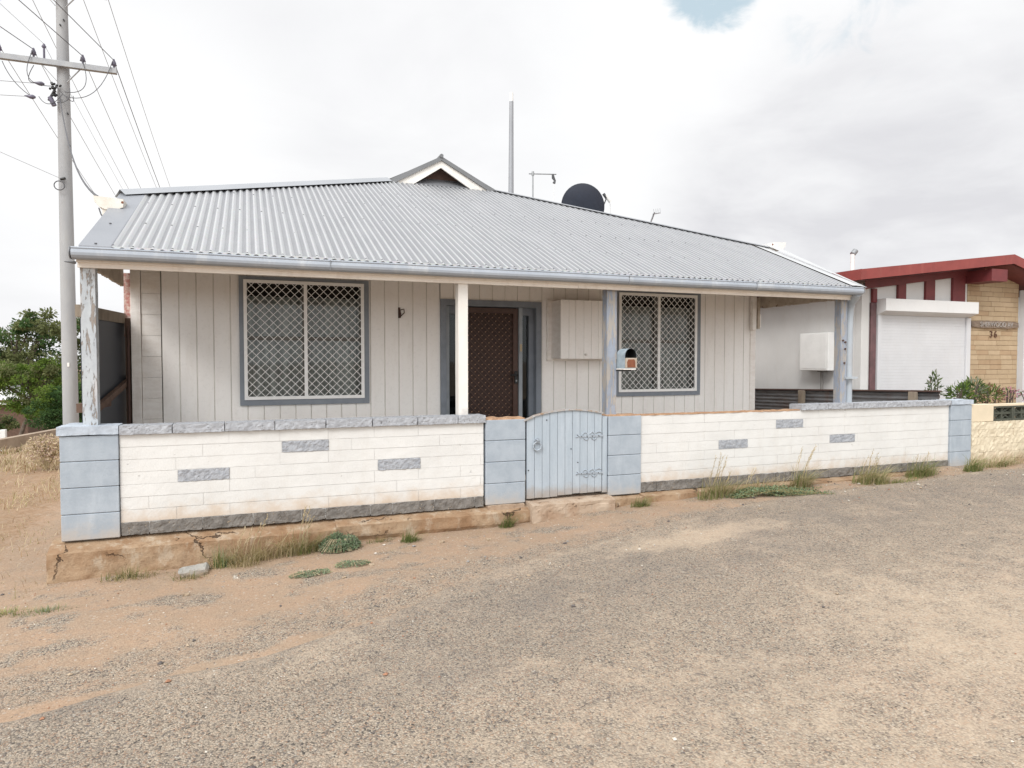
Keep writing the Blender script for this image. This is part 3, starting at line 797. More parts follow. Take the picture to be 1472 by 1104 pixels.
# wall hook and the meter cupboard
def hook(b):
    b.tube([(2.955,WY-.002,1.97),(2.955,WY-.03,1.96),(2.965,WY-.04,1.90),(2.965,WY-.02,1.865)], .008, 'rust_dark', 6)
    b.box(2.943,2.967,WY-.008,WY-.001,1.86,1.98,'rust_dark'); b.tube([(2.965,WY-.02,1.95),(3.0,WY-.05,1.96),(3.005,WY-.05,1.92),(2.97,WY-.02,1.88)], .006, 'rust_dark', 6)
M['rust_dark'] = mat('rust_dark', (.09,.05,.04), rough=.8)
part('wall_hook', H, hook)
def cupb(b):
    b.box(4.775,5.62, WY-.035, WY-.001, 1.375, 2.13, 'board', .003)
    b.box(4.83,5.585, 1.305, WY-.036, 1.405, 2.10, 'board')
cb = part('meter_cupboard', H, cupb)
def cdoor(b):
    xs = [4.828,4.935,5.025,5.135,5.235,5.33,5.43,5.52,5.588]
    for a, c in zip(xs, xs[1:]): b.box(a+.0012, c-.0012, 1.288, 1.304, 1.40, 2.105, 'cladding', .002)
part('cupboard_door', cb, cdoor)
part('knob', cb, lambda b: b.tube([(5.155,1.288,1.452),(5.155,1.262,1.452),(5.155,1.255,1.452)], [.012,.017,.010], 'post_white', 10))
def bracket(b):
    b.box(7.855,7.925, WY-.075, WY-.02, 1.80, 2.32, 'board', .004); b.box(7.93,7.972, WY-.09, WY-.025, 1.82, 2.25, 'cream_dark', .003)
    b.box(7.974,7.992, WY-.085, WY-.04, 1.84, 2.02, 'post_white', .002)
part('wall_bracket', H, bracket)
M['peel_red'] = mat('peel_red', (.40,.16,.14), (.62,.54,.48), 30, .8)
part('end_trim', H, lambda b: b.box(.205,.262, WY+.05, WY+.10, 1.62, 2.25, 'peel_red'))

# verandah posts
for nm, a, c, z0, m, lab in ((0, .140,.242,.862,'post_peel','verandah post with badly peeling pale blue paint'),
                             (1, 3.208,3.302,.856,'post_white','white verandah post standing on the cap blocks left of the gate'),
                             (2, 4.812,4.925,.56,'post_grey','blue grey verandah post carrying the letterbox'),
                             (3, 7.985,8.080,.50,'post_grey','blue grey verandah post beside the downpipe')):
    y0, y1 = (.10,.20) if nm in (0, 1) else (.135,.235)
    def pf(b):
        b.rough(a, c, y0, y1, z0, 2.115, m, .05, .0022, 5, nm*3)
    part('verandah_post', H, pf, label=lab)
part('verandah_floor', H, lambda b: b.box(.13, 8.12, .20, WY-.01, -.10, -.012, 'slab'))

# beam, valances, gutters
def beam(b):
    b.rough(.13, 4.45, .072, .098, 2.10, 2.175, 'cream_trim', .05, .0018, 3, 1); b.rough(4.452, 8.09, .072, .098, 2.102, 2.175, 'cream_trim', .05, .0018, 3, 5)
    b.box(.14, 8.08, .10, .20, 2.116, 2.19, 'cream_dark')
    b.box(.125, 8.095, .05, .071, 2.137, 2.178, 'cream_trim', .003)
part('verandah_beam', H, beam)
sl = .435
def rz(y): return 2.238 + sl*(y+.05)
def valance(b, x0, x1, s):
    N = 30; vs = []; fs = []
    for i in range(N+1):
        y = .21 + (WY-.21)*i/N
        zb = 2.112 + random.uniform(-.008, .006)
        zt = rz(y)-.03
        for x in (x0, x1): vs += [(x, y, zb), (x, y, zt)]
    for i in range(N):
        o = 4*i; fs += [(o, o+4, o+5, o+1), (o+2, o+3, o+7, o+6), (o, o+2, o+6, o+4)]
    b.add(vs, fs, 'cream_dark')
part('side_valance', H, lambda b: valance(b, .19, .215, 1)); part('side_valance', H, lambda b: valance(b, 8.02, 8.045, -1))

def gutter(b):
    # ogee-ish trough front profile swept in x
    prof = [(.045,2.235),(.045,2.155),(-.02,2.150),(-.052,2.158),(-.068,2.176),(-.072,2.196),(-.066,2.214),(-.060,2.222),(-.066,2.232),(-.060,2.240),(-.050,2.238),(-.056,2.222),(-.060,2.196),(-.04,2.166),(.035,2.166),(.035,2.235)]
    xs = list(np.linspace(.115, 8.115, 81)); n = len(prof); vs = []
    for x in xs:
        w = noise.noise(Vector((x*.8, 0, 0)))*.004; w2 = noise.noise(Vector((x*5, 2, 0)))*.0022
        vs += [(x, y+w2*(1 if y < 0 else 0), z+w) for y, z in prof]
    fs = [(i*n+k, (i+1)*n+k, (i+1)*n+(k+1)%n, i*n+(k+1)%n) for i in range(len(xs)-1) for k in range(n)]
    b.add(vs, fs, 'gutter')
    for x in (.112, 8.112): b.add([(x+.004*(1 if x > 4 else -1), y, z) for y, z in prof[:12]], [tuple(range(12))], 'gutter')
    for x in (2.02, 4.95, 6.55): b.box(x, x+.005, -.074, -.06, 2.152, 2.236, 'gutter_dark')
M['gutter_dark'] = mat('gutter_joint', (.20,.21,.23), rough=.6)
gut = part('gutter', H, gutter)
def gend(b):
    b.tube([(.108,-.015,2.20),(.100,-.015,2.20)], .05, 'flash_dark', 10)
    b.tube([(.128,.02,2.128),(.070,-.05,2.124)], [.012,.003], 'flash_dark', 5)
part('gutter_end', gut, gend)
def dpipe(b):
    b.tube([(8.075,-.01,2.17),(8.10,.05,2.12),(8.145,.14,2.08),(8.165,.18,2.0),(8.17,.19,1.9),(8.17,.19,.0)], .046, 'pipe', 14)
    b.box(8.05,8.225,.10,.134,1.16,1.185,'pipe')
part('downpipe', H, dpipe)
for x, z in ((8.015,1.62),(8.05,1.60),(8.05,1.52),(8.04,1.35)): part('post_bolt', H, lambda b: b.tube([(x,.134,z),(x,.122,z)], .012, 'rust_dark', 8))

# roof: front plane from the verandah gutter up to a gablet, hips either side
RX0, RX1 = .165, 8.155
HL, HR, GY = (RX0, 1.80), (RX1, 1.56), 4.06
GLx, GRx = 3.275, 5.005
def ytop(x):
    if x < GLx: return HL[1] + (x-HL[0])/(GLx-HL[0])*(GY-HL[1])
    if x > GRx: return HR[1] + (HR[0]-x)/(HR[0]-GRx)*(GY-HR[1])
    return GY
def corrug(b):
    P = .0697; x = .385; xs = []
    while x <= 7.955: xs.append(x); x += P/8
    rows = 9; vs = []; fs = []
    for x in xs:
        yt = ytop(x)-.02; a = .0100*math.cos(2*math.pi*(x-.385)/P) 
        for r in range(rows+1):
            y = -.045 + (yt+.045)*r/rows
            sag = noise.noise(Vector((x*.6, y*.8, 2)))*.006
            vs.append((x, y-a*.4, rz(y)+a*.92+sag+.004))
    n = rows+1
    fs = [(i*n+j, (i+1)*n+j, (i+1)*n+j+1, i*n+j+1) for i in range(len(xs)-1) for j in range(rows)]
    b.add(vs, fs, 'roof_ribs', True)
    b.add([(.38,-.036,rz(-.05)-.03),(7.96,-.036,rz(-.05)-.03),(7.96,-.030,rz(-.05)+.022),(.38,-.030,rz(-.05)+.022)], [(0,1,2,3)], 'roof')
    # underside sheet, so the roof has a thickness from below
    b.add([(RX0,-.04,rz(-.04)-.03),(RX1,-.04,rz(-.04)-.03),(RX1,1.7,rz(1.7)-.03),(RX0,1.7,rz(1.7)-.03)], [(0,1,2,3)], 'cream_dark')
    # screws on ribs
    k = 0; x = .385
    rowy = [.0, .72, 1.5, 2.3, 3.1]
    while x < 7.95:
        for q, y in enumerate(rowy):
            if (k % 2 == 0 if q == 0 else (k + q) % 3 == 0) and y < ytop(x)-.15:
                yy = y + random.uniform(-.012, .012); z = rz(yy)+.012
                b.add([(x-.008,yy-.008,z-.003),(x+.008,yy-.008,z-.003),(x+.008,yy+.008,z+.004),(x-.008,yy+.008,z+.004),(x,yy,z+.008)], [(0,1,4),(1,2,4),(2,3,4),(3,0,4)], 'screw')
        k += 1; x += P*1.0
RF = part('roof', H, corrug)
def sideroofs(b):
    zt = rz(GY); zl = rz(HL[1]); zr = rz(HR[1])
    # left, right, rear planes, corrugated as plain ribbed sheets
    def ribbed(p00, p10, p11, p01, n):
        p00, p10, p11, p01 = map(Vector, (p00, p10, p11, p01)); vs = []
        nrm = (p10-p00).cross(p01-p00).normalized()
        for i in range(n+1):
            u = i/n; a = p00.lerp(p10, u); c = p01.lerp(p11, u); o = nrm*(.008 if i % 2 else -.008)
            vs += [a+o, c+o]
        b.add(vs, [(2*i, 2*i+2, 2*i+3, 2*i+1) for i in range(n)], 'roof')
    XM = 4.14; zr_ = zt + .02
    ribbed((RX0,HL[1],zl),(RX0,9.8,zl),(GLx,8.2,zt-.01),(GLx,GY,zt-.01), 150)
    ribbed((RX1,9.8,zr),(RX1,HR[1],zr),(GRx,GY,zt-.01),(GRx,8.2,zt-.01), 150)
    ribbed((RX1,9.8,zr),(RX0,9.8,zl),(GLx,8.2,zt),(GRx,8.2,zt), 150)
part('side_roof', H, lambda b: sideroofs(b))
def strip(b, a, c, w, m, n=14, lift=.012, zoff=.018):
    """folded hip capping"""
    a = Vector(a); c = Vector(c); d = (c-a).normalized(); s = d.cross(Vector((0,0,1))).normalized()
    for i in range(n):
        p = a.lerp(c, i/n); q = a.lerp(c, (i+1)/n)
        b.add([p-s*w-Vector((0,0,lift)), p+Vector((0,0,zoff)), p+s*w-Vector((0,0,lift)), q-s*w-Vector((0,0,lift)), q+Vector((0,0,zoff)), q+s*w-Vector((0,0,lift))], [(0,1,4,3),(1,2,5,4)], m)
def caps(b):
    # left flashing along the verandah edge
    y1 = 1.9
    vs = [(RX0,-.05,rz(-.05)+.016),(.375,-.05,rz(-.05)+.016),(.385,y1+.07,rz(y1+.07)+.016),(RX0,y1-.08,rz(y1-.08)+.016),
          (RX0,-.05,rz(-.05)-.055),(RX0,y1-.08,rz(y1-.08)-.055),(.39,-.05,rz(-.05)+.004),(.40,y1+.07,rz(y1+.07)+.004)]
    b.add(vs, [(0,1,2,3),(4,0,3,5),(1,6,7,2),(4,6,1,0)], 'flashing')
    for x, y in ((.27,.0),(.27,.62),(.265,1.2),(.26,1.78)): b.tube([(x,y,rz(y)+.014),(x,y,rz(y)+.024)], .010, 'screw', 6)
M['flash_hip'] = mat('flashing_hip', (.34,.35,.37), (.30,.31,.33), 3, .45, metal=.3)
part('edge_flashing', RF, caps)
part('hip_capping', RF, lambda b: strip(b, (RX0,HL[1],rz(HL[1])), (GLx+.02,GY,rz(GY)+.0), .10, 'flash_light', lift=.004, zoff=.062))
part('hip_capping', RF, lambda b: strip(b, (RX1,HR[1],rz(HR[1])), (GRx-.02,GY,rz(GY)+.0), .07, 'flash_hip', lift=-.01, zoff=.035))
def rflash(b):
    y0, y1 = -.05, HR[1]
    vs = [(7.955,y0,rz(y0)+.018),(8.02,y0,rz(y0)+.020),(RX1,y0,rz(y0)+.010),(7.965,y1+.1,rz(y1+.1)+.018),(8.04,y1+.06,rz(y1+.06)+.020),(RX1,y1,rz(y1)+.010),(RX1,y0,rz(y0)-.06),(RX1,y1,rz(y1)-.06)]
    b.add(vs, [(0,1,4,3),(1,2,5,4),(2,6,7,5)], 'flash_white')
    # raised pale barge capping on the outer edge
    b.add([(RX1-.02,y0,rz(y0)+.012),(RX1+.06,y0+.02,rz(y0)+.006),(RX1+.10,y1,rz(y1)+.05),(RX1-.02,y1,rz(y1)+.04)], [(0,1,2,3)], 'flash_white')
part('edge_flashing', RF, rflash)
# gablet
def gablet(b):
    AX, AZ = 4.115, rz(GY)+.437; y0 = GY-.02; zb = rz(GY)
    # two little roof planes running back
    for s, xe in ((-1, GLx-.03), (1, GRx+.03)):
        b.add([(xe,y0,zb+.0),(AX,y0,AZ),(AX,8.2,AZ+.0),(xe,8.2,zb)], [(0,1,2,3) if s < 0 else (3,2,1,0)], 'roof')
        # barge capping: dark outer edge
        b.add([(xe,y0-.012,zb-.012),(AX,y0-.012,AZ+.012),(AX,y0-.012,AZ-.050),(xe+(-s)*.16,y0-.012,zb-.012)], [(0,1,2,3)], 'flash_dark')
        b.add([(xe,y0-.012,zb-.012),(AX,y0-.012,AZ+.012),(AX,y0+.15,AZ+.012),(xe,y0+.15,zb-.012)], [(0,1,2,3)], 'flash_dark')
G = part('gablet', H, gablet)
def gfascia(b):
    AX, AZ = 4.115, rz(GY)+.437; y0 = GY-.006; zb = rz(GY)
    for s, xe in ((-1, GLx-.03), (1, GRx+.03)):
        xi = xe - s*.155; xo = xe - s*.43
        b.add([(xi,y0,zb-.01),(AX,y0,AZ-.045),(AX,y0,AZ-.155),(xo,y0,zb-.01)], [(0,1,2,3)], 'post_white')
        b.add([(xo,y0,zb-.01),(AX,y0,AZ-.155),(AX,y0+.03,AZ-.155),(xo,y0+.03,zb-.01)], [(0,1,2,3)], 'post_white')
part('fascia_board', G, gfascia)
def gback(b):
    zb = rz(GY); y0 = GY+.22
    b.add([(GLx+.1,y0,zb),(GRx-.1,y0,zb),(4.115,y0,zb+.40)], [(0,1,2)], 'gable_brown')
    b.add([(GLx+.3,GY-.01,zb-.0),(GRx-.3,GY-.01,zb-.0),(GRx-.2,y0,zb+.16),(GLx+.2,y0,zb+.16)], [(0,1,2,3)], 'flash_dark2')
M['gable_brown'] = mat('gable_brown', (.13,.075,.06), rough=.8); M['flash_dark2'] = mat('gable_apron', (.22,.225,.24), rough=.5, metal=.2)
part('gable_infill', G, gback)
def gridge(b): b.tube([(4.115,GY-.05,rz(GY)+.452),(4.115,8.2,rz(GY)+.452)], .03, 'flash_dark', 8)
part('ridge_capping', G, gridge)
# side gutters of the main roof, seen end on
def sg(b, xc, y0, z0, s, m='cream_gutter'):
    prof = [(-.125,.045),(-.118,-.01),(-.075,-.055),(-.03,-.075),(.06,-.07),(.115,-.045),(.12,.03),(.11,.03),(.105,-.035),(.05,-.055),(-.03,-.06),(-.065,-.045),(-.105,0),(-.112,.045)]
    n = len(prof); vs = [(xc+x*s, y, z0+z) for y in (y0, 9.7) for x, z in prof]
    b.add(vs, [(k, (k+1)%n, n+(k+1)%n, n+k) for k in range(n)], m)
    b.add([(xc+x*s, y0-.004, z0+z) for x, z in prof[:7]], [tuple(range(7))], m)
    b.tube([(xc+.11*s,y0,z0+.0),(xc+.11*s,y0-.006,z0)], .012, 'rust', 6)
g1 = part('side_gutter', H, lambda b: sg(b, .168, 1.19, 2.850, 1))
def outlet(b):
    b.rough(.11,.19,1.20,1.29,2.72,2.785,'cream_gutter',.03,.004,8)
    b.tube([(.08,1.22,2.79),(.10,1.20,2.73),(.15,1.18,2.65)], .006, 'wire', 5)
part('gutter_outlet', g1, outlet)
part('side_gutter', H, lambda b: sg(b, 8.27, 1.50, 2.99, -1, 'white_metal'))

# ------------------------------------------------------------------ letterbox on its post
t = thing('letterbox', 'arch topped pale blue letterbox with open black mouth and rusty flap on the post', 'letterbox', (4.99, .04, 1.30))
def archp(w, h, n=10):
    r = w/2; return [(-r,0)] + [(-r*math.cos(math.pi*i/n), h-r+r*math.sin(math.pi*i/n)) for i in range(n+1)] + [(r,0)]
lx, lz = 5.005, 1.302
def lbody(b):
    pr = archp(.135, .20); n = len(pr); yf, yb = -.02, .15
    b.add([(lx+x, yf, lz+z) for x, z in pr]+[(lx+x, yb, lz+z) for x, z in pr], [(i, i+1, n+i+1, n+i) for i in range(n-1)], 'letterbox_blue')
    b.add([(lx+x*.96, yf+.002, lz+z*.985) for x, z in pr]+[(lx+x*.96, yb, lz+z*.985) for x, z in pr], [(i+1, i, n+i, n+i+1) for i in range(n-1)], 'black')
    b.add([(lx+x, yb, lz+z) for x, z in pr], [tuple(range(n))], 'letterbox_blue')
    b.add([(lx+x*.96, yb-.01, lz+z*.985) for x, z in pr], [tuple(range(n))], 'black')
    b.box(lx-.0675, lx+.0675, yf, yb, lz-.004, lz, 'letterbox_blue')
part('body', t, lbody)
def lflap(b):
    b.box(lx-.067, lx+.067, -.028, -.0205, lz+.002, lz+.103, 'cream_dark')
    pr = [(-.045,.006),(-.05,.06),(-.035,.088),(.035,.09),(.046,.07),(.05,.006)]
    b.add([(lx+x, -.0295, lz+z) for x, z in pr], [tuple(range(6))], 'rust')
part('flap', t, lflap)
part('shelf', t, lambda b: [b.box(lx-.09, lx+.055, -.035, .12, lz-.018, lz-.006, 'post_white', .002), b.box(lx-.085, lx+.02, .0, .135, lz-.034, lz-.0185, 'black')])

# ------------------------------------------------------------------ things on the roof / behind it
t = thing('satellite_dish', 'large dark navy satellite dish mounted on the roof', 'satellite dish', (7.4, 6.0, 4.1))
dc = Vector((7.50, 6.0, 4.40)); nrm = Vector((.42, .62, .42)).normalized()
def dish(b):
    u = nrm.cross(Vector((0,0,1))).normalized(); w = u.cross(nrm).normalized(); vs = []; R0 = .455; n = 40; rs = [0,.25,.5,.75,.95,1,1.015]
    for k, r in enumerate(rs):
        for i in range(n):
            a = 2*math.pi*i/n; vs.append(dc + u*math.cos(a)*R0*.92*r + w*math.sin(a)*R0*r + nrm*(.10*(r*r-1)))
    fs = [(k*n+i, k*n+(i+1)%n, (k+1)*n+(i+1)%n, (k+1)*n+i) for k in range(len(rs)-1) for i in range(n)]
    b.add(vs, fs, 'dish', True)
    vs2 = [v - nrm*.012 for v in vs]; b.add(vs2, [f[::-1] for f in fs], 'dish', True)
    b.tube([vs[5*n+i] for i in range(n)]+[vs[5*n]], .008, 'flash_dark', 6)
part('reflector', t, dish)
part('arm', t, lambda b: [b.tube([dc-Vector((0,0,.45)), dc+Vector((.36,.10,-.28)), (8.02,5.98,4.62)], .012, 'dark_metal', 6), b.tube([(7.93,5.95,4.68),(8.0,5.95,4.60)], .03, 'dark_metal', 8)])
part('receiver', t, lambda b: [b.tube([(7.98,5.95,4.66),(8.08,5.93,4.52)], .035, 'white_metal', 10), b.tube([(8.08,5.95,4.5),(8.10,5.97,4.3),(8.06,6,4.1)], .006, 'white_metal', 5)])
part('mount', t, lambda b: [b.tube([(7.45,6.05,3.7),(7.45,6.05,4.3)], .025, 'grey_metal', 8), b.box(7.40,7.52,5.90,5.99,4.12,4.24,'grey_metal',.01)])
t = thing('television_mast', 'thin mast with horizontal boom left of the satellite dish', 'antenna', (6.44, 6, 4.0))
part('mast', t, lambda b: b.tube([(6.44,6,3.4),(6.44,6,4.96)], .014, 'grey_metal', 8))
part('boom', t, lambda b: [b.tube([(6.36,6,4.93),(6.93,6,4.975)], .011, 'grey_metal', 6), b.tube([(6.44,6,4.90),(6.44,6,4.98)], .024, 'grey_metal', 6)])
part('dropper', t, lambda b: [b.tube([(6.855,6,4.97),(6.865,6,4.90),(6.90,6,4.85),(6.88,6,4.80)], [.02,.03,.02,.03], 'dark_metal', 6), b.tube([(6.88,6,4.8),(6.875,6,4.6),(6.87,6,4.2)], .004, 'white_metal', 4)])
t = thing('television_antenna', 'small weathered antenna poking above the right side of the roof', 'antenna', (9.12, 6, 4.0))
part('mast', t, lambda b: b.tube([(9.05,6.2,3.6),(9.10,6.1,4.2),(9.14,6,4.42)], .016, 'grey_metal', 6))
part('boom', t, lambda b: [b.tube([(9.10,6,4.38),(9.30,6.05,4.43)], .009, 'grey_metal', 5)]+[b.tube([(9.12+.05*i,5.98,4.37+.01*i),(9.13+.05*i,6.02,4.49+.01*i)], .004, 'grey_metal', 4) for i in range(4)])
t = thing('flue_mast', 'tall pale grey steel mast rising behind the roof gablet', 'mast', (6.9, 8.2, 0))
part('mast', t, lambda b: b.tube([(6.80,8.2,1.0),(6.835,8.2,5.1),(6.845,8.2,7.12)], [.062,.060,.046], 'mast_grey', 12))

part('mast_tip', t, lambda b: b.tube([(6.845,8.2,7.12),(6.845,8.2,7.31)], [.044,.042], 'white_metal', 12))

# ------------------------------------------------------------------ neighbouring house
N = thing('brick_house', 'white and beige brick house with dark red roof edges and roller shutters', 'house', (11.5, 2.0, 0))
NX = 10.37
part('side_wall', N, lambda b: b.box(NX, NX+.1, 2.10, 12, -.3, 2.56, 'neigh_white'))
def nfront(b):
    vs = [(10.53,2.0,-.3),(12.765,2.0,-.3),(12.765,2.0,2.86),(10.53,2.0,2.56)]
    b.add(vs, [(0,1,2,3)], 'neigh_white')
    b.box(NX, 10.525, 1.985, 2.099, -.3, 2.60, 'neigh_white', .004)
part('front_wall', N, nfront)
part('downpipe', N, lambda b: [b.box(10.545, 10.655, 1.955, 1.997, -.2, 2.30, 'plum_pipe', .006), b.box(10.56, 10.645, 1.94, 1.99, 2.30, 2.52, 'red_dark', .004)])
def bricks(b):
    x0, x1, z0 = 12.765, 14.07, -.2; k = 0; z = z0
    b.box(x0+.002, x1-.002, 1.9985, 2.2, z0, 3.0, 'brick_joint')
    while z < 2.98:
        off = random.uniform(0, .29); x = x0-off
        while x < x1:
            L = .29; a = max(x, x0); c = min(x+L, x1)
            if c-a > .02:
                d = random.uniform(-.002, .002)
                b.box(a+.003, c-.003, 1.992+d, 2.05, z+.003, min(z+.081, 2.99), random.choice(['brick','brick','brick_b','brick_c']), .002)
            x += L
        z += .084
M['brick_b'] = mat('beige_brick_b', (.48,.365,.24), (.42,.315,.20), 3.5, .85, bump=.002, bscale=60)
M['brick_c'] = mat('beige_brick_c', (.41,.29,.18), (.36,.25,.15), 3.5, .85, bump=.002, bscale=60)
part('brick_pier', N, bricks)
for a, c in ((11.12,11.29),(11.74,11.945),(12.37,12.66)): part('gable_stud', N, lambda b: b.box(a, c, 1.955, 1.999, 2.25, 2.84, 'red_dark'))
def nroof(b):
    x0, xa, x1 = 9.815, 13.16, 16.6; y0, y1 = 1.5, 12.4
    zl, za, zr = 2.728, 3.13, 2.20
    for (p, q, zp, zq) in ((x0, xa, zl, za), (xa, x1, za, zr)):
        b.add([(p,y0,zp),(q,y0,zq),(q,y1,zq),(p,y1,zp)], [(0,1,2,3)], 'red_trim')
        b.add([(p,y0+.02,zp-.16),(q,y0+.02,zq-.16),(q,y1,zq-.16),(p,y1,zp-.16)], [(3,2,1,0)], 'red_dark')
part('roof', N, nroof)
def nfas(b):
    x0, xa, x1 = 9.815, 13.16, 16.6
    for (p, q, zp, zq) in ((x0, xa, 2.732, 3.134), (xa, x1, 3.134, 2.204)):
        vs = []
        for y in (1.49, 1.515):
            vs += [(p,y,zp-.155),(q,y,zq-.155),(q,y,zq),(p,y,zp)]
        b.add(vs, [(0,1,2,3),(7,6,5,4),(3,2,6,7),(4,5,1,0)], 'red_trim')
    b.box(9.80, 9.814, 1.49, 12.4, 2.575, 2.733, 'red_trim')
part('fascia_board', N, nfas)
def nbeam(b):
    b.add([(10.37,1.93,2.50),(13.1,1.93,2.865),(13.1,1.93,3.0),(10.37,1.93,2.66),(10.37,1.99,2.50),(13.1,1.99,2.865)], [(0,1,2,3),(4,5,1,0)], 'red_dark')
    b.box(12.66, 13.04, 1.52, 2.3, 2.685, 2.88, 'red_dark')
part('roof_beam', N, nbeam)
def sbox(b):
    x0, x1 = 10.66, 12.76
    pr = [(1.79,2.355),(1.79,2.165),(1.985,2.10),(1.985,2.355)]
    b.add([(x0,y,z) for y, z in pr]+[(x1,y,z) for y, z in pr], [(0,4,5,1),(1,5,6,2),(3,7,4,0),(0,1,2,3),(7,6,5,4)], 'box_white')
SH = part('roller_shutter', N, sbox)
def slats(b):
    z = 2.10; 
    while z > .3:
        b.box(10.74, 12.69, 1.964, 1.985, z-.0475, z-.0005, 'shutter_white', .0022); z -= .048
    b.box(10.735, 12.69, 1.966, 1.99, .25, 2.12, 'shutter_gap')
M['shutter_gap'] = mat('shutter_gap', (.50,.505,.52), rough=.6)
part('slats', SH, slats)
part('guide_rail', SH, lambda b: b.box(10.67, 10.738, 1.935, 1.995, .25, 2.12, 'shutter_white', .003)); part('guide_rail', SH, lambda b: b.box(12.692, 12.79, 1.935, 1.995, .25, 2.10, 'shutter_white', .003))
def sh2(b):
    b.box(14.09, 14.16, 1.90, 1.995, -.2, 2.62, 'shutter_white', .003); b.box(14.165, 15.9, 1.80, 1.995, 2.05, 2.45, 'shutter_white', .004)
    z = 2.04
    while z > .3: b.box(14.165, 15.9, 1.955, 1.985, z-.0445, z-.002, 'shutter_white', .004); z -= .048
part('roller_shutter', N, sh2)
part('front_wall_right', N, lambda b: b.box(14.08, 16.4, 1.996, 2.1, -.3, 2.5, 'neigh_white'))
mbx = part('meter_box', N, lambda b: [b.box(10.15, NX-.001, 2.43, 3.04, 1.218, 1.84, 'white_metal', .006), b.box(10.144, 10.1495, 2.47, 3.0, 1.25, 1.815, 'white_metal')])
part('conduit', mbx, lambda b: [b.tube([(10.30,2.70,1.218),(10.30,2.70,.2)], .022, 'dark_pipe', 8), b.box(10.28,10.34,2.62,2.78,1.195,1.217,'dark_pipe')])
def plaq(b):
    def fn(x, y, z):
        u = abs(x-13.43)/.60; k = 1-.35*max(0, u-.6)/.4
        return x, y, 2.008+(z-2.008)*k
    b.rough(12.84, 14.03, 1.955, 1.99, 1.945, 2.07, 'plaque', .03, .008, 12, 1, .8, fn)
PQ = part('name_plaque', N, plaq)
def text(name, s, size, loc, m, parent, ext=.004):
    cu = bpy.data.curves.new('t', 'FONT'); cu.body = s; cu.size = size; cu.extrude = ext; cu.align_x = 'CENTER'
    o = bpy.data.objects.new('t', cu); col.objects.link(o)
    bpy.context.view_layer.update(); dg = bpy.context.evaluated_depsgraph_get()
    me = bpy.data.meshes.new_from_object(o.evaluated_get(dg)); bpy.data.objects.remove(o)
    me.transform(Matrix.Translation(Vector(loc)) @ Matrix.Rotation(R(90), 4, 'X'))
    me.name = name; me.materials.clear(); me.materials.append(M[m])
    o = bpy.data.objects.new(name, me); col.objects.link(o); o.parent = parent
    o.matrix_parent_inverse = Matrix.Translation(-WL[parent.name]); WL[o.name] = Vector((0,0,0)); return o
text('lettering', 'SHERWOOD AV', .115, (13.45, 1.948, 1.968), 'letter_pale', PQ)
text('house_number', '3', .165, (13.365, 1.984, 1.785), 'number_brown', N, .006); text('house_number', '6', .165, (13.475, 1.984, 1.785), 'number_brown', N, .006)
part('vent_pipe', N, lambda b: [b.tube([(13.44,5,2.6),(13.44,5,3.66)], .045, 'white_metal', 10), b.tube([(13.44,5,3.66),(13.52,5,3.74)], .06, 'grey_metal', 10)])

# ------------------------------------------------------------------ neighbour's stone front wall with breeze blocks
t = thing('stone_wall', 'cream split stone front wall topped by dark pierced breeze blocks', 'wall', (12, 0, 0))
def nst(b):
    z = -.12; k = 0
    while z < .55:
        x = 10.095 - random.uniform(0, .3)
        while x < 16.5:
            L = random.uniform(.26, .42); a = max(x, 10.093); c = x+L
            if c-a > .05: b.rough(a+.002, c-.002, .0+random.uniform(-.004,.004), .14, z+.001, z+.099, 'cream_stone', .03, .007, 22, x)
            x += L
        z += .1; k += 1
    b.box(10.092, 16.5, .012, .139, -.12, .575, 'cream_render')
part('stone_courses', t, nst)
def nrd(b):
    b.box(10.092, 10.52, .01, .14, .582, .808, 'cream_render', .004); b.box(14.5, 16.5, .01, .14, .582, .80, 'cream_render')
    b.box(10.52, 14.5, .01, .14, .778, .803, 'cream_render')
part('render_band', t, nrd)
def bz(x):
    def f(b):
        x1 = x+.392; z0, z1 = .584, .776; y0, y1 = .015, .125; e = .022
        b.box(x, x+e, y0, y1, z0, z1, 'breeze'); b.box(x1-e, x1, y0, y1, z0, z1, 'breeze')
        b.box(x+e, x1-e, y0, y1, z0, z0+e, 'breeze'); b.box(x+e, x1-e, y0, y1, z1-e, z1, 'breeze')
        cx, cz = (x+x1)/2, (z0+z1)/2
        b.box(cx-.012, cx+.012, y0+.02, y1-.02, z0+e, z1-e, 'breeze')
        b.box(x+e, x1-e, y0+.021, y1-.021, cz-.012, cz+.012, 'breeze')
        for s in (-1, 1):
            for u in (-1, 1):
                b.tube([(cx+s*.015, y0+.05, cz), (cx+s*.09, y0+.045, cz+u*.035), (cx+s*.165, y0+.05, cz+u*.07)], .016, 'breeze', 6)
                b.tube([(cx+s*.05, y0+.05, cz+u*.072), (cx+s*.10, y0+.045, cz+u*.02), (cx+s*.165, y0+.05, cz+u*.01)], .012, 'breeze', 6)
    return f
for i in range(10): part('breeze_block', t, bz(10.522+.398*i))

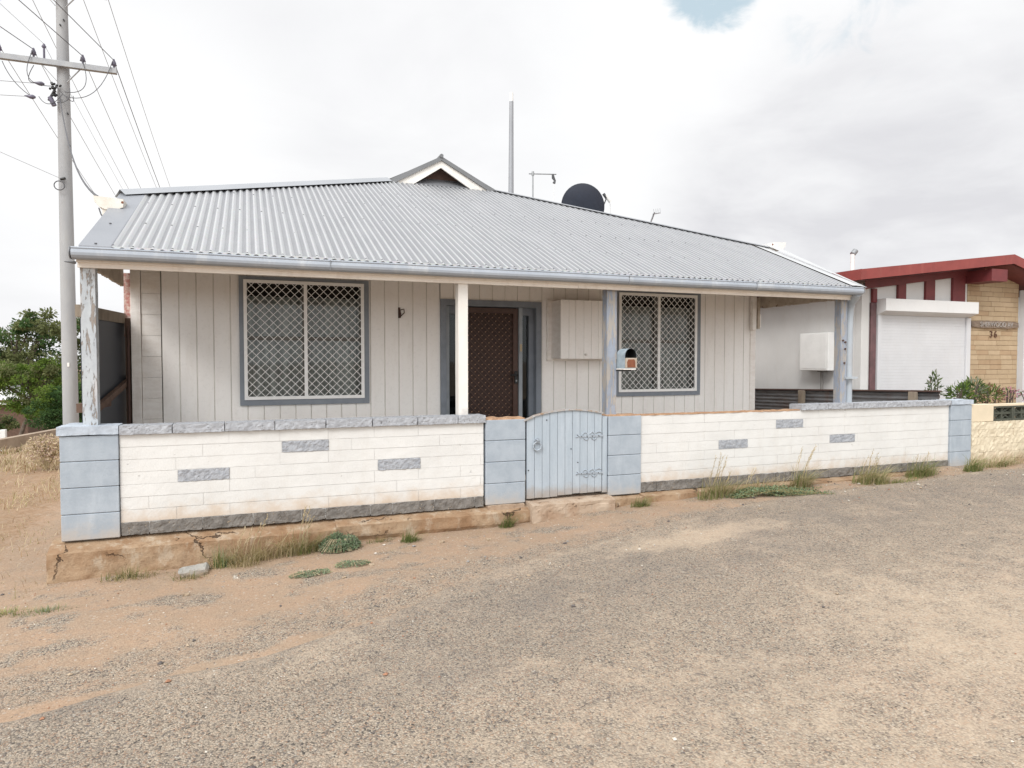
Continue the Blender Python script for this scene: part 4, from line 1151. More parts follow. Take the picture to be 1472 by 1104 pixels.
# corrugated boundary fence between the two houses
t = thing('boundary_fence', 'low old corrugated iron fence between the two houses', 'fence', (9.95, 2, 0))
def cfz(y): return .985 - .030*y if y > .3 else .98
def cfs(b):
    for z0, z1 in ((-.1, .93),):
        vs = []; fs = []; nz = 64; ys = [.34, 1.2, 2.2, 3.2, 4.2, 5.4]
        for j, y in enumerate(ys):
            for i in range(nz+1):
                z = -.1 + (cfz(y)-.012+.1)*i/nz; vs.append((9.95+.010*math.cos(i*math.pi/2), y, z))
        n = nz+1
        fs = [(j*n+i, (j+1)*n+i, (j+1)*n+i+1, j*n+i+1) for j in range(len(ys)-1) for i in range(nz)]
        b.add(vs, fs, 'corr_old', True)
part('iron_sheets', t, cfs)
part('top_rail', t, lambda b: b.bar((9.94,.33,cfz(.33)-.002),(9.94,5.4,cfz(5.4)-.002), .06, .02, 'rust_dark'))
for y in (.69, 2.72, 4.75): part('fence_post', t, lambda b: b.box(9.865, 9.925, y-.055, y+.055, -.2, cfz(y)-.014, 'timber_grey', .004))

# dark sheet fence on the left of the verandah
t = thing('side_fence', 'tall dark sheet fence with timber rails left of the verandah', 'fence', (.1, 1.2, 0))
def lfx(y): return .082 + (y-.42)*.088
part('sheet_panel', t, lambda b: [b.add([(lfx(y0)-.0,y0,-.1),(lfx(y1),y1,-.1),(lfx(y1),y1,1.765),(lfx(y0),y0,1.765)], [(0,1,2,3)], 'sheet_dark') for y0, y1 in [(.42+.31*i, .42+.31*(i+1)) for i in range(5)]]+[b.box(.072,.0805,.415,.43,-.1,1.77,'sheet_dark')])
part('top_rail', t, lambda b: b.bar((.068,.40,1.785),(.225,2.0,1.80), .055, .10, 'timber_grey'))
part('middle_rail', t, lambda b: b.bar((.06,.40,.985),(.13,1.2,.99), .05, .075, 'timber_brown'))
part('brace', t, lambda b: b.bar((.135,.66,.96),(.235,1.85,1.20), .035, .06, 'timber_brown'))
part('fence_post', t, lambda b: [b.box(.215,.26,1.62,1.67,-.1,1.80,'timber_brown'), b.tube([(.245,1.56,-.1),(.25,1.57,1.72)], .012, 'rust_dark', 6)])

# ------------------------------------------------------------------ utility pole and wires
PX, PY = -2.46, 12.0
t = thing('utility_pole', 'tall round grey concrete utility pole with two crossarms left of the cottage', 'utility pole', (PX, PY, -.5))
part('pole_shaft', t, lambda b: b.tube([(PX+.005,PY,-.7),(PX+.0,PY,3),(PX-.0,PY,7),(PX+.0,PY,10.4)], [.160,.146,.127,.108], 'pole', 20))
AY = PY-.185
def xarm(z, a, c):
    def f(b): b.box(a, c, AY-.055, AY+.055, z-.06, z+.06, 'arm', .004)
    return f
AZ = 7.955; UZ = 9.60
arm1 = part('crossarm', t, xarm(AZ, -3.72, -1.375)); arm2 = part('crossarm', t, xarm(UZ, -3.45, -1.55))
def ins(x, z):
    def f(b):
        b.tube([(x,AY,z+.06),(x,AY,z+.12),(x,AY,z+.13),(x,AY,z+.17),(x,AY,z+.18),(x,AY,z+.24),(x,AY,z+.27)], [.02,.022,.062,.045,.05,.025,.015], 'insulator', 10)
    return f
pins = [-3.60, -2.97, -2.04, -1.43]; up = [-3.21, -2.13, -1.60]
for x in pins: part('insulator', arm1, ins(x, AZ))
for x in up: part('insulator', arm2, ins(x, UZ))
part('insulator', arm1, lambda b: [b.tube([(-2.775,AY,AZ+.06),(-2.775,AY,AZ+.30)], .022, 'insulator', 8), b.tube([(-2.775,AY,AZ+.30),(-2.775,AY,AZ+.33),(-2.775,AY,AZ+.36),(-2.775,AY,AZ+.39)], [.03,.05,.03,.02], 'insulator', 8)])
for arm, z in ((arm1, AZ), (arm2, UZ)):
    for s in (-1, 1): part('brace', arm, lambda b: b.bar((PX+s*.36,AY+.02,z-.06),(PX+s*.10,PY-.13,z-.36), .012, .045, 'arm', (0,1,0)))
def cluster(b):
    rnd = random.Random(4)
    for i in range(9):
        x = PX-.12+rnd.uniform(-.12,.1); z = 7.42+rnd.uniform(-.2,.1)
        b.tube([(x,PY-.17,z),(x+rnd.uniform(-.09,.06),PY-.22,z+rnd.uniform(-.10,.03))], rnd.uniform(.02,.035), 'black', 6)
    b.tube([(PX-.08,PY-.17,7.5),(PX-.25,PY-.2,7.12)], .022, 'black', 6); b.tube([(PX-.22,PY-.2,7.2),(PX-.14,PY-.2,7.02)], .05, 'insulator', 8)
part('cable_clamps', t, cluster)
for x, z in ((-2.85,7.50),(-3.02,7.19)): part('insulator', t, lambda b: b.tube([(x-.16,PY-.1,z+.01),(x-.05,PY-.1,z),(x,PY-.1,z),(x+.05,PY-.1,z)], [.008,.045,.05,.02], 'insulator', 8))
def loops(b):
    def arc(p, q, d, r=.008, n=12):
        p = Vector(p); q = Vector(q); b.tube([p.lerp(q, i/n)+Vector(d)*4*(i/n)*(1-i/n) for i in range(n+1)], r, 'wire', 5)
    arc((-1.45,AY-.05,AZ+.2),(-2.38,PY-.2,7.25),(.1,-.1,-.32)); arc((-2.97,AY-.05,AZ+.2),(-2.6,PY-.2,7.45),(-.25,-.1,-.28))
    arc((-2.07,AY-.05,AZ+.2),(-2.4,PY-.2,7.35),(.25,-.1,-.25)); arc((-2.45,PY-.17,7.3),(-2.9,PY-.15,7.2),(0,-.1,-.22)); arc((-2.6,PY-.2,7.5),(-2.25,PY-.15,7.3),(.15,-.1,-.25))
    arc((-2.97,AY,AZ-.1),(-3.0,PY-.1,7.5),(-.1,0,-.1)); arc((-3.55,AY,AZ-.1),(-3.05,PY-.1,7.2),(-.05,0,-.06)); arc((-2.3,PY-.2,7.45),(-2.55,PY-.2,7.1),(.1,-.1,-.12))
part('jumper_cables', t, loops)
def ringp(b):
    b.tube([(-2.54+.10*math.cos(a), PY-.2, 5.28+.10*math.sin(a)) for a in np.linspace(0, 2*math.pi, 18)], .012, 'wire', 5)
    b.tube([(-2.52,PY-.18,5.42),(-2.42,PY-.2,5.45)], .03, 'black', 6)
part('cable_coil', t, ringp)
for x, z in ((-2.47,8.83),(-2.40,8.95),(-2.36,6.9),(-2.34,6.2)): part('bolt', t, lambda b: b.tube([(x,PY-.16,z),(x,PY-.10,z)], .018, 'black', 6))
part('number_tag', t, lambda b: b.box(-2.47,-2.43,PY-.165,PY-.15,1.25,1.34,'post_white'))
M['conc'] = M['pole']
def wire(p, q, sag, label, r=.0075, m='wire', n=24, grp='overhead wires strung from the utility pole'):
    p = Vector(p); q = Vector(q); b = MB()
    b.tube([p.lerp(q, i/n) - Vector((0,0,sag*4*(i/n)*(1-i/n))) for i in range(n+1)], r, m, 5, False)
    return b.build('overhead_wire', None, label=label, cat='wire', group=grp)
ordn = ['outer left', 'inner left', 'inner right', 'outer right']
for i, x in enumerate(pins):
    wire((x, AY, AZ+.22), (x+.0, 62, 6.6), 1.1, 'dark wire running away behind the cottage from the %s pin of the lower crossarm' % ordn[i], .009 if i == 3 else .0065, 'wire' if i == 3 else 'wire_thin')
for i, x in enumerate(up):
    wire((x, AY, UZ+.22), (x, 62, 8.2), 1.1, 'dark wire running away from the %s pin of the upper crossarm' % ['left', 'middle', 'right'][i], .0065, 'wire_thin')
def out(p, q, k):     # extend the span beyond the second point
    p = Vector(p); q = Vector(q); return p + (q-p)*k
for nm, p, q in (('inner left', (pins[1], AY, AZ+.24), (-3.309, 10.862, 8.2)), ('inner right', (pins[2], AY, AZ+.24), (-2.629, 9.509, 8.2)), ('outer right', (pins[3], AY, AZ+.24), (-2.015, 9.273, 8.2))):
    p = Vector(p); q = Vector(q); d = (q-p)/abs(q.y-p.y)
    wire(p, p+d*44, .0, 'dark wire passing overhead toward the road from the %s pin of the lower crossarm' % nm, .0085, n=6)
wire((-2.775,AY,AZ+.39), Vector((-2.775,AY,AZ+.39)) + (Vector((-3.132,10.253,8.4))-Vector((-2.775,AY,AZ+.39)))/1.56*44, 0, 'thin pale wire rising overhead from the small upright insulator', .004, 'wire_thin', 6)
wire((-2.775,AY,AZ+.39), (-2.6, 62, 6.8), 1.0, 'thin pale wire running away from the small upright insulator', .004, 'wire_thin')
wire((-2.50,PY-.15,7.2), (.07, 1.25, 2.90), .42, 'dark drooping service wire from the pole to the cream gutter end', .011)
wire((-2.9,PY-.1,7.50), (-34, 9, 6.6), .5, 'upper pale service wire leading left from the pole', .006, 'wire_thin')
wire((-3.1,PY-.1,7.19), (-34, 9, 5.9), .5, 'lower pale service wire leading left from the pole', .006, 'wire_thin')
wire((-2.54,PY-.18,5.45), (-34, 10.5, 21.5), .8, 'thin pale wire climbing left from the coil on the pole', .005, 'wire_thin')

# ------------------------------------------------------------------ vegetation
def leaf(b, p, d, L, W, m, up=None):
    d = d.normalized(); s = d.cross(up or Vector((random.uniform(-1,1), random.uniform(-1,1), random.uniform(.2,1)))).normalized()*W/2
    n = s.cross(d).normalized()*W*.25
    b.add([p, p+d*L*.5+s+n, p+d*L, p+d*L*.5-s+n], [(0,1,2,3)], m)
def rdir(rnd, up=0):
    while True:
        v = Vector((rnd.uniform(-1,1), rnd.uniform(-1,1), rnd.uniform(-1,1)))
        if .1 < v.length < 1: v.normalize(); v.z += up; return v.normalized()
def crown(b, c, rad, ncl, nl, size, mats, rnd, clr=.28):
    c = Vector(c)
    for k in range(ncl):
        d = rdir(rnd, .15); rr = rnd.uniform(.45, 1.0)
        cc = c + Vector((d.x*rad[0]*rr, d.y*rad[1]*rr, d.z*rad[2]*rr)); cr = clr*max(rad)*rnd.uniform(.5, 1.2); m = rnd.choice(mats)
        for i in range(nl):
            q = rdir(rnd); r2 = rnd.random()**.45
            p = cc + Vector((q.x*cr, q.y*cr, q.z*cr*.62))*r2
            leaf(b, p, (q+Vector((0,0,-.2))), size*rnd.uniform(.6,1.4), size*rnd.uniform(.35,.7), m)
def tree(name, label, cat, base, h, crowns, size, mats, seed, tr=.12, grp=None):
    rnd = random.Random(seed); t = thing(name, label, cat, base, grp); B = Vector(base)
    def tk(b):
        top = Vector((sum(c[0][0] for c in crowns)/len(crowns), sum(c[0][1] for c in crowns)/len(crowns), B.z+h*.45))
        b.tube([B, B.lerp(top, .5)+Vector((.08*h*rnd.uniform(-.3,.3),0,0)), top], [tr, tr*.8, tr*.6], 'bark', 8)
        for c in crowns:
            c0 = Vector(c[0])
            for k in range(3):
                e = c0 + Vector((rnd.uniform(-.5,.5)*c[1][0], rnd.uniform(-.5,.5)*c[1][1], rnd.uniform(-.1,.5)*c[1][2]))
                b.tube([top, top.lerp(e,.5)+Vector((rnd.uniform(-.1,.1),0,.05*h)), e], [tr*.5, tr*.33, tr*.12], 'bark', 6)
    part('trunk', t, tk)
    def cr(b):
        for c in crowns: crown(b, c[0], c[1], c[2], c[3], size, mats, rnd)
    part('crown', t, cr); return t
G_T = 'trees growing beyond the side yard'
tree('tree', 'tall olive green tree with rounded crown left of the utility pole', 'tree', (-9.8, 34, -2.3), 6,
     [((-9.6,34,2.3),(1.6,1.6,1.1),34,90), ((-8.3,34,3.0),(1.1,1.2,.9),26,90), ((-11.4,34,1.9),(1.4,1.3,1.0),26,90), ((-9.2,34,.9),(2.0,1.6,.9),40,80), ((-8.2,34,-.4),(2.6,1.4,.8),44,80)], .17, ['leaf_olive','leaf_olive','leaf_dark'], 11, .16, G_T)
tree('tree', 'dark spreading tree directly behind the utility pole', 'tree', (-7.2, 36, -2.4), 6,
     [((-7.0,36,2.9),(1.2,1.2,.8),24,90), ((-5.6,36,2.6),(1.3,1.2,.9),24,90), ((-6.6,36,1.6),(1.9,1.5,.8),24,80), ((-4.2,36,2.1),(1.2,1.2,1.0),20,80)], .17, ['leaf_olive','leaf_dark','leaf_olive'], 12, .16, G_T)
tree('tree', 'broad dark tree at the left edge behind the others', 'tree', (-13.5, 38, -2.6), 6,
     [((-13.2,38,2.2),(1.9,1.6,1.3),36,90), ((-11.2,38,1.0),(2.4,1.6,1.3),34,80), ((-7.5,38,.6),(3.2,1.6,1.3),44,80), ((-8.5,38,-.6),(4.2,1.6,.9),40,70)], .18, ['leaf_dark','leaf_olive'], 13, .18, G_T)
tree('bushy_tree', 'bright lime green bushy tree in front of the dark trees', 'tree', (-6.7, 24, -1.7), 3.4,
     [((-6.7,24,.75),(.95,.8,.65),34,110), ((-6.2,24,-.1),(1.1,.7,.6),34,100), ((-5.2,24,-.5),(.8,.7,.7),24,100), ((-5.75,24,1.05),(.55,.7,.5),22,110), ((-5.1,24,.5),(.55,.6,.5),18,100), ((-7.7,24,.6),(.7,.7,.5),20,100)], .10, ['leaf_lime','leaf_lime','leaf_olive'], 14, .08, G_T)
tree('leafy_bush', 'dense deep green bush beside the utility pole', 'bush', (-4.05, 18, -1.3), 2.2,
     [((-3.95,18,.25),(.62,.6,.48),34,120), ((-4.25,18,-.28),(.6,.6,.45),30,110), ((-3.6,18,-.35),(.5,.6,.6),28,110), ((-4.0,18,-.7),(.5,.5,.35),16,90), ((-3.3,18,.2),(.5,.5,.6),18,90)], .075, ['leaf_dark','leaf_dark','leaf_lime'], 15, .06, G_T)
tree('shrub', 'low dark green shrub at the far left by the white bollard', 'shrub', (-5.6, 17, -1.0), 1.0,
     [((-5.7,17,-.28),(.55,.5,.28),20,90), ((-5.1,17,-.35),(.45,.4,.22),14,80)], .07, ['leaf_dark','leaf_olive'], 16, .04, G_T)
def far_trees():
    rnd = random.Random(77); b = MB()
    for i in range(110):
        x = -170+340*i/110+rnd.uniform(-2,2); y = rnd.uniform(105,125); r = rnd.uniform(1.8,3.4)
        crown(b, (x,y,gz(x,y)+r*.75), (r*1.3,r,r*.8), 6, 26, .75, ['leaf_olive','leaf_dark','leaf_olive'], rnd, .4)
    b.build('distant_wood', None, label='low band of distant bush along the horizon', cat='wood', kind='stuff')
far_trees()
# distant pale shed, kerb wall and bollard
t = thing('shed', 'distant low shed with pale roof seen through the trees', 'shed', (-8.2, 30, -1.8))
part('wall', t, lambda b: b.box(-11.5, -7.9, 30, 33, -2.3, -.35, 'timber_brown'))
part('roof', t, lambda b: b.add([(-11.8,29.8,-.42),(-7.55,29.8,-.52),(-8.1,33.2,.22),(-11.8,33.2,.26),(-11.8,29.8,-.46),(-7.55,29.8,-.56)], [(0,1,2,3),(4,5,1,0)], 'white_metal'))
t = thing('kerb_wall', 'low brown kerb wall edging the side lane on the far left', 'kerb', (-3.2, 11, -.4))
part('kerb_strip', t, lambda b: b.bar((-3.9,8.7,-.33),(-2.6,14.6,-.36), .16, .22, 'kerb'))
t = thing('bollard', 'small white bollard standing behind the kerb wall', 'bollard', (-3.9, 12.6, -.5))
part('bollard_post', t, lambda b: b.box(-3.97,-3.86,12.55,12.66,-.75,-.19,'white_metal',.01))

def blade(b, p, h, lean, w, m, rnd, seg=3):
    d = Vector((math.cos(lean[0])*lean[1], math.sin(lean[0])*lean[1], 0)); s = Vector((-math.sin(lean[0]+rnd.uniform(-1,1)), math.cos(lean[0]), 0)).normalized()*w
    vs = []; 
    for i in range(seg+1):
        u = i/seg; c = p + Vector((0,0,h*u*(1-.25*lean[1]*u))) + d*h*u*u; ww = s*(1-u*.85)
        vs += [c-ww, c+ww]
    b.add(vs, [(2*i,2*i+1,2*i+3,2*i+2) for i in range(seg)], m)
def surf(x, y): return zroad(x, y) if y < road_edge(x) else zground(x, y)
def tuft(x, y, rx, ry, h, n, mats, label, seed, stalks=0, name='grass_tuft', z=None, lean=.7):
    rnd = random.Random(seed); t = MB()
    for i in range(int(n*1.3)):
        a = rnd.uniform(0, 6.28); r = 1.25*rnd.random()**.95
        px, py = x+math.cos(a)*rx*r, y+math.sin(a)*ry*r; py = min(py, -.005) if -.6 < y < 0 else py
        zz = (z if z is not None else surf(px, py))-.01
        la = math.atan2(math.sin(a), math.cos(a)) + rnd.uniform(-.9,.9)
        if la > 0 and y > -.6: la = -la*.6
        blade(t, Vector((px,py,zz)), h*1.55*(.22+1.0*rnd.random()**1.7), (la, rnd.uniform(.05, lean*1.9)), rnd.uniform(.0018,.0036), rnd.choice(mats), rnd)
    for i in range(stalks):
        px = x+rnd.uniform(-rx,rx)*.7; py = min(-.03, y+rnd.uniform(-ry,ry)*.5); zz = surf(px,py)-.01; hh = h*rnd.uniform(1.4,2.9); la = rnd.uniform(-.7,.5); ln = rnd.uniform(.05,.45)
        pts = [Vector((px+math.cos(la)*ln*hh*u*u, py-.02*u, zz+hh*u)) for u in (0,.35,.7,1)]
        t.tube(pts, [.0028,.0024,.0020,.0014], 'grass_straw', 4)
        e = pts[-1]; dd = (pts[-1]-pts[-2]).normalized()
        for k in range(9): leaf(t, e-dd*k*.016, (dd+rdir(rnd)*.5), .030, .008, 'grass_straw')
    return t.build(name, None, label=label, cat='grass' if name != 'weed' else 'weed', group='weeds and grass along the foot of the wall')
ST, OL, GR = 'grass_straw', 'grass_olive', 'grass_green'
tuft(.50,-.24,.16,.07,.07,260,[GR,OL,ST],'small green grass tuft below the left corner of the footing',1)
tuft(1.14,-.22,.07,.06,.12,170,['leaf_mat',GR,OL],'upright green weed just right of the loose grey block',2,name='weed',lean=.6)
tuft(1.42,-.16,.28,.07,.13,620,[OL,ST,ST],'dry straw coloured grass patch against the footing left of the round green mat',3,7)
tuft(1.75,-.15,.14,.06,.14,300,[OL,ST,GR],'dry grass clump with tall bare stalks beside the round green mat',4,6)
tuft(1.30,-.30,.10,.06,.08,150,[OL,ST],'short dry grass in front of the footing',33)
tuft(.92,-.42,.10,.05,.05,130,[OL,GR,ST],'thin dry grass in front of the loose grey block',34)
tuft(2.66,-.26,.07,.05,.08,200,[GR],'small bright green tuft right of the round mat plant',5)
tuft(2.42,-.14,.10,.04,.04,120,[GR,OL],'tiny green tuft close right of the round mat plant',35)
tuft(3.60,-.14,.06,.04,.10,170,[GR,GR,OL],'fine green grass at the foot of the pier left of the gate',6,0)
tuft(5.02,-.20,.09,.05,.085,240,[GR,GR,OL],'small green grass tuft under the right gate pier',7)
tuft(5.95,-.24,.22,.09,.16,620,[ST,OL,GR],'large dry grass clump with tall seed heads left of the creeping plant',8,11)
tuft(6.55,-.14,.30,.05,.11,420,[ST,ST,OL],'thin straw grass against the base of the right wall',9,2)
tuft(7.10,-.17,.12,.06,.17,430,[OL,ST,GR],'olive and straw tuft with seed heads below the middle of the right wall',10,7)
tuft(8.02,-.28,.20,.10,.18,620,[GR,OL,ST],'wide green and yellow clump with trailing runners',11,6)
tuft(8.25,-.42,.28,.10,.06,330,[OL,GR],'low trailing runners beside the wide clump',12)
tuft(8.90,-.22,.20,.10,.15,560,[GR,GR,OL],'thick green grass clump left of the end pier',13,3)
tuft(9.62,-.35,.11,.07,.15,420,[GR,GR,OL],'green grass clump in front of the end pier',14,1)
tuft(10.35,-.20,.32,.08,.10,420,[OL,ST,GR],'dry low grass at the foot of the cream stone wall',15)
tuft(11.12,-.14,.15,.07,.16,330,[GR,OL],'green grass at the far right under the breeze blocks',16)
tuft(-.17,-.72,.14,.06,.035,200,[GR,OL],'flat green weed at the left edge of the dirt',17)
tuft(.08,-.80,.16,.05,.03,220,['leaf_greygreen',GR],'flat grey green weed in the dirt left of the footing corner',18,name='weed')
# leafy mats
def matplant(x, y, rx, ry, h, n, mats, label, seed, L=.016, name='weed'):
    rnd = random.Random(seed); b = MB()
    for i in range(n):
        a = rnd.uniform(0, 6.28); r = rnd.random()**.5; px, py = x+math.cos(a)*rx*r, y+math.sin(a)*ry*r
        dome = math.sqrt(max(0, 1-r*r)); z = surf(px, py)+h*dome*rnd.uniform(.35,1.1)*(.8+.5*noise.noise(Vector((px*14,py*14,seed))))+.004
        leaf(b, Vector((px,py,z)), rdir(rnd,.4), L*rnd.uniform(.7,1.5), L*rnd.uniform(.4,.7), rnd.choice(mats))
    for i in range(int(n/40)):
        a = rnd.uniform(0, 6.28); p = Vector((x,y,surf(x,y)+.01)); q = Vector((x+math.cos(a)*rx*1.1, y+math.sin(a)*ry*1.1, surf(x,y)+.012))
        b.tube([p, p.lerp(q,.5)+Vector((0,0,h*.7)), q], .0016, 'grass_straw', 4)
    return b.build(name, None, label=label, cat='weed', group='weeds and grass along the foot of the wall')
matplant(2.07,-.20,.17,.12,.135,3600,['leaf_mat','leaf_mat','leaf_greygreen'],'dense round mat of small green leaves against the footing',21,.021)
matplant(1.78,-.80,.15,.06,.02,500,['leaf_greygreen','leaf_mat'],'thin flat grey green weed in the dirt below the round mat, nearer the road',22)
matplant(2.10,-.72,.14,.06,.03,520,['leaf_greygreen','leaf_mat'],'flat grey green weed in the gravel right of the thin one',23)
def creeper():
    rnd = random.Random(30); b = MB()
    for k in range(34):
        p = Vector((6.02+rnd.uniform(-.05,.12), -.36+rnd.uniform(-.06,.08), 0)); ang = rnd.uniform(-.52, .02); L = rnd.uniform(.45, 1.15); pts = []
        for i in range(26):
            u = i/25; x = p.x+math.cos(ang)*L*u; y = p.y+math.sin(ang)*L*u*.55+.03*math.sin(u*5+k); z = surf(x,y)+.012+.07*math.sin(min(1,u*1.2)*math.pi)*rnd.uniform(.6,1)
            pts.append(Vector((x,y,z)))
            for q in range(4): leaf(b, pts[-1]+rdir(rnd)*.008, rdir(rnd,.2), .020, .010, rnd.choice(['leaf_mat','leaf_dark2','leaf_mat']))
        b.tube(pts, .0022, 'grass_olive', 4)
    b.build('creeping_plant', None, label='green creeping plant with trailing stems spread over the road edge', cat='weed')
M['leaf_dark2'] = leafmat('leaf_mid', (.045,.075,.04), (.09,.14,.06))
creeper()
# dry grass on the bank to the left
def bank():
    rnd = random.Random(5); b = MB()
    for i in range(15000):
        x = rnd.uniform(-4.4, -.12); y = rnd.uniform(-.5, 11.5)
        if noise.noise(Vector((x*.9, y*.9, 2))) < rnd.uniform(-.45,.25): continue
        if x > -.6-.12*y and rnd.random() < .45: continue
        h = rnd.uniform(.03,.12)*(1+.09*max(0,y)); near_ = y < 2.5
        if near_ and rnd.random() < .55: h *= .45
        blade(b, Vector((x,y,surf(x,y)-.005)), h, (rnd.uniform(0,6.28), rnd.uniform(.2,1.5)), .0025+.0007*max(0,y), rnd.choice([ST,ST,OL,'grass_straw','bank_brown']), rnd)
    for i in range(2600):
        x = rnd.uniform(-.2, 12); y = -.1-abs(rnd.gauss(0, .22)); 
        if noise.noise(Vector((x*1.6, y*2, 12))) < rnd.uniform(-.5,.3): continue
        blade(b, Vector((x,y,surf(x,y)+.002)), rnd.uniform(.004,.03), (rnd.uniform(0,6.28), rnd.uniform(1.5,4)), .0018, rnd.choice([ST,ST,'bank_brown',OL]), rnd)
    b.build('dry_grass', None, label='dry straw coloured grass and litter on the left bank and along the wall foot', cat='grass', kind='stuff')
M['bank_brown'] = leafmat('bank_brown', (.30,.19,.10), (.44,.30,.17))
bank()
def dryb():
    rnd = random.Random(8); b = MB()
    for i in range(1500):
        q = rdir(rnd,.3); r = rnd.random()**.5; p = Vector((-1.62+q.x*.30*r, 6.4+q.y*.3*r, -.02+q.z*.24*r)); leaf(b, p, rdir(rnd), .05, .022, rnd.choice(['flower_pale','flower_pale','grass_straw','flower_pale2']))
    for i in range(40):
        q = rdir(rnd,.6); b.tube([(-1.62,6.4,-.33),(-1.62+q.x*.12,6.4,-.12),(-1.62+q.x*.30,6.4+q.y*.2,.0+abs(q.z)*.2)], .006, 'grass_straw', 4)
    b.build('dry_shrub', None, label='pale dry flowering shrub just left of the corner pier top', cat='shrub')
M['flower_pale2'] = leafmat('flower_pinkish', (.50,.36,.30), (.60,.48,.42))
dryb()
tuft(-1.85,3.0,.30,.16,.10,260,[OL,GR],'low olive weed on the dirt bank at the left edge',41,z=-.33)

# neighbour's garden
def gplant(name, label, c, rad, n, L, mats, seed, stems=6):
    rnd = random.Random(seed); t = thing(name, label, 'shrub', (c[0], c[1], 0)); c = Vector(c)
    def f(b):
        for i in range(n):
            q = rdir(rnd,.1); r = rnd.random()**.4; p = c+Vector((q.x*rad[0]*r, q.y*rad[1]*r, q.z*rad[2]*r)); leaf(b, p, (q+Vector((0,0,.4))+rdir(rnd)*.5), L*rnd.uniform(.6,1.3), L*rnd.uniform(.25,.4), rnd.choice(mats))
    part('foliage', t, f)
    part('stems', t, lambda b: [b.tube([(c.x,c.y,.0),(c.x+rnd.uniform(-.5,.5)*rad[0],c.y,c.z*.7),(c.x+rnd.uniform(-.9,.9)*rad[0],c.y+rnd.uniform(-.5,.5)*rad[1],c.z+rad[2]*.6)], .008, 'bark', 5) for i in range(stems)])
gplant('oleander', 'slender upright young shrub in front of the roller shutter', (10.22,.62,1.0), (.07,.07,.21), 90, .075, ['leaf_garden','leaf_greygreen'], 51, 3)
gplant('oleander', 'small sprig at the end of the corrugated fence', (10.12,.60,.93), (.10,.06,.10), 60, .06, ['leaf_garden','leaf_greygreen'], 52, 3)
gplant('garden_shrub', 'leafy green garden shrub left of the flowers', (10.62,.55,.90), (.17,.15,.16), 260, .075, ['leaf_garden','leaf_garden','leaf_lime'], 53)
gplant('garden_shrub', 'taller leafy shrub with a reddish shoot before the brick pier', (10.95,.60,.93), (.16,.15,.18), 260, .08, ['leaf_garden','leaf_greygreen','leaf_garden'], 54)
gplant('garden_shrub', 'rounded green and red leaved shrub below the house number', (11.30,.6,.88), (.22,.15,.14), 380, .06, ['leaf_lime','leaf_garden','leaf_red'], 55)
gplant('flowering_plant', 'pink flowering plant at the brick pier above the stone wall', (11.72,.6,.90), (.16,.12,.08), 150, .045, ['flower_pink','leaf_garden'], 56)
gplant('flowering_plant', 'small pink flowers at the far right of the garden', (12.15,.6,.85), (.14,.12,.10), 100, .045, ['flower_pink','leaf_greygreen','leaf_garden'], 57)

# loose broken block lying on the dirt
def lb(b):
    def fn(x, y, z):
        u = (x-.95); return x+(.02 if z < -.24 else 0), y+.25*u, z + .06*(y+.34)
    b.rough(.845, 1.03, -.40, -.24, -.30, -.232, 'stone_grey', .02, .012, 12, 3, 1, fn)
o = MB(); lb(o); o.build('broken_block', None, label='broken grey concrete block lying in front of the footing', cat='rubble')
st = [(.93,-.86,.014),(1.72,-.70,.012),(2.24,-.78,.014),(2.9,-.42,.016),(2.0,-1.0,.010),(5.9,-.9,.012),(11.3,-1.15,.016),(3.3,-.5,.014),(1.25,-.6,.012)]
for x, y, s in st:
    b = MB(); b.rough(x-s*1.4, x+s*1.4, y-s, y+s, surf(x,y)-.004, surf(x,y)+s*.9, random.choice(['peb_tan','peb_tan','peb_pale']), s*.5, s*.9, 30, x*9, 1); b.build('stone', None, label='small pale stone lying loose on the dirt and road edge', cat='stone', group='small pale stones on the ground')

# ------------------------------------------------------------------ world and sun
w = bpy.data.worlds.new('World'); scene.world = w; w.use_nodes = True
t = NT(w.node_tree); bg = t.n['Background']
EL, AZM = 42, 226      # sun elevation; compass bearing clockwise from +y
sky = t.add('ShaderNodeTexSky'); sky.sky_type = 'NISHITA'; sky.sun_disc = False
sky.sun_elevation = R(EL); sky.sun_rotation = R(AZM); sky.air_density = 1.0; sky.dust_density = 1.5
tc = t.add('ShaderNodeTexCoord'); d = tc.outputs['Generated']
dn = t.vmath('NORMALIZE', d).outputs[0]
xyz = t.add('ShaderNodeSeparateXYZ'); t.link(dn, xyz.inputs[0])
zc = t.math('MAXIMUM', t.math('ADD', xyz.outputs[2], .22), .12)
pl = t.add('ShaderNodeCombineXYZ')
t.link(t.math('DIVIDE', xyz.outputs[0], zc), pl.inputs[0]); t.link(t.math('DIVIDE', xyz.outputs[1], zc), pl.inputs[1])
n1 = t.noise(pl.outputs[0], 1.15, 7, .52, .5); n2 = t.noise(pl.outputs[0], 3.1, 8, .58, .6)
def lobe(px, py, k0, k1):
    r_ = Vector((math.cos(R(21)), -math.sin(R(21)), 0)); fw = Vector((math.sin(R(21))*math.cos(R(1.9)), math.cos(R(21))*math.cos(R(1.9)), -math.sin(R(1.9)))); u_ = r_.cross(fw)
    dv = (fw + r_*(px-736)/981 - u_*(py-552)/981).normalized()
    dt = t.vmath('DOT_PRODUCT', dn, tuple(dv)).outputs['Value']
    return t.ramp(dt, math.cos(R(k0)), math.cos(R(k1)))
grey = t.ramp(t.math('ADD', t.math('MULTIPLY', n1, .7), t.math('MULTIPLY', n2, .3)), .42, .64)
def am(x, k): return t.math('MULTIPLY', x, k)
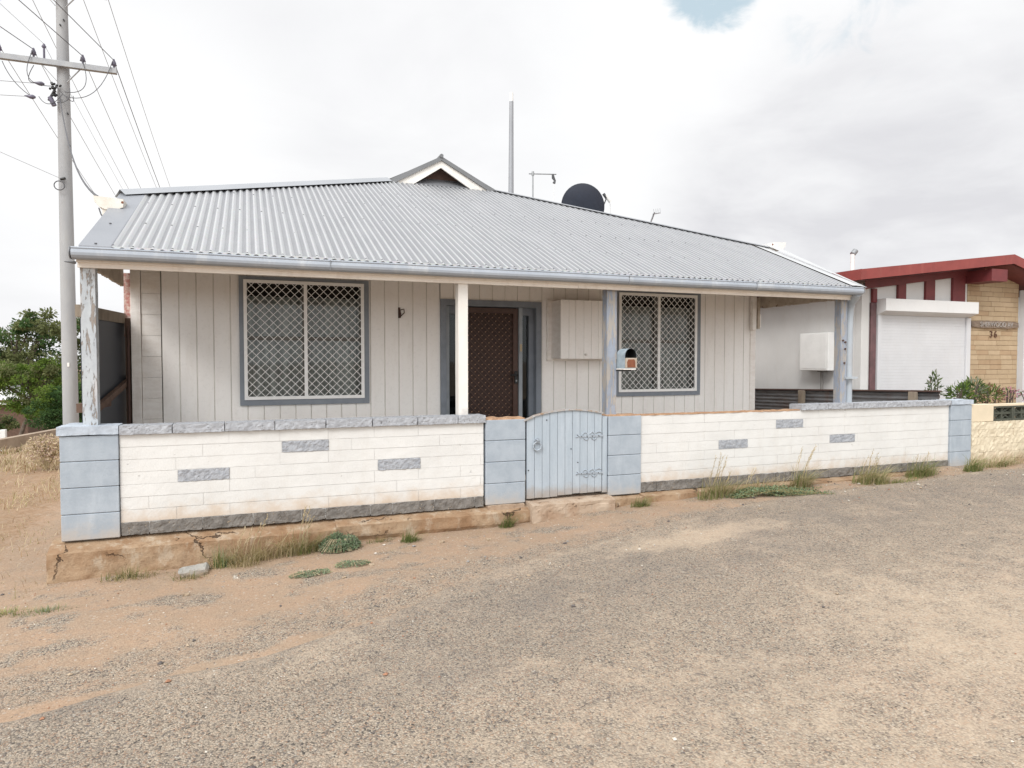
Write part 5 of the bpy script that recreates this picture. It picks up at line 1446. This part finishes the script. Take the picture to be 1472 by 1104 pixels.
wgt = t.math('ADD', .04, am(lobe(380, 60, 34, 4), .42)); wgt = t.math('ADD', wgt, am(lobe(1380, 300, 26, 3), .85)); wgt = t.math('ADD', wgt, am(lobe(20, 430, 14, 2), .5)); wgt = t.math('ADD', wgt, am(lobe(1180, 330, 14, 3), .5))
wgt = t.math('MULTIPLY', wgt, t.math('SUBTRACT', 1.0, am(lobe(150, 230, 16, 1), .85)), clamp=True)
n3 = t.noise(t.scaled(dn, (1,1,2.6)), 2.4, 8, .55, .8)
tex = t.ramp(t.math('ADD', am(n1, .45), t.math('ADD', am(n3, .35), am(n2, .2))), .30, .64)
g = t.math('MULTIPLY', wgt, t.math('ADD', .25, am(tex, .95)), clamp=True)
cl = t.mix(g, (1.05,1.055,1.06), (.76,.76,.79))
nb = t.noise(t.scaled(dn, (1,1,1.6)), 13, 7, .6, .5)
blue = t.ramp(t.math('ADD', lobe(1030, -30, 5.0, 1.0), t.math('MULTIPLY', t.math('SUBTRACT', nb, .5), 1.7)), .42, 1.0)
blue = t.math('MULTIPLY', blue, t.ramp(lobe(1040, -12, 8, 4), .0, .4))
blue = t.math('MAXIMUM', blue, t.math('MULTIPLY', lobe(1215, 35, 5.0, 1), am(t.ramp(nb, .45, .65), .40)))
skyc = t.mix(1.0, sky.outputs[0], (.10,.10,.10), 'MULTIPLY')
cl = t.mix(am(blue, .8), cl, t.mix(.35, (.62,.83,.92), skyc))
# cloud glows where the sun stands behind it, high and behind the camera
sd = Vector((math.sin(R(AZM))*math.cos(R(EL)), math.cos(R(AZM))*math.cos(R(EL)), math.sin(R(EL))))
sv = t.vmath('DOT_PRODUCT', dn, tuple(sd)).outputs['Value']
glow = t.ramp(sv, .15, 1.0)
cl = t.mix(1.0, cl, t.mix(glow, (1,1,1), (2.1,2.1,2.08)), 'MULTIPLY')
cl = t.mix(t.ramp(xyz.outputs[2], .0, -.06), cl, (.30,.26,.21))
t.link(cl, bg.inputs['Color']); bg.inputs['Strength'].default_value = 1.0
L = bpy.data.lights.new('sun', 'SUN'); L.energy = 2.0; L.angle = R(22); L.color = (1, .98, .95)
lo = bpy.data.objects.new('sun', L); col.objects.link(lo); lo.rotation_euler = (-sd).to_track_quat('-Z', 'Y').to_euler()
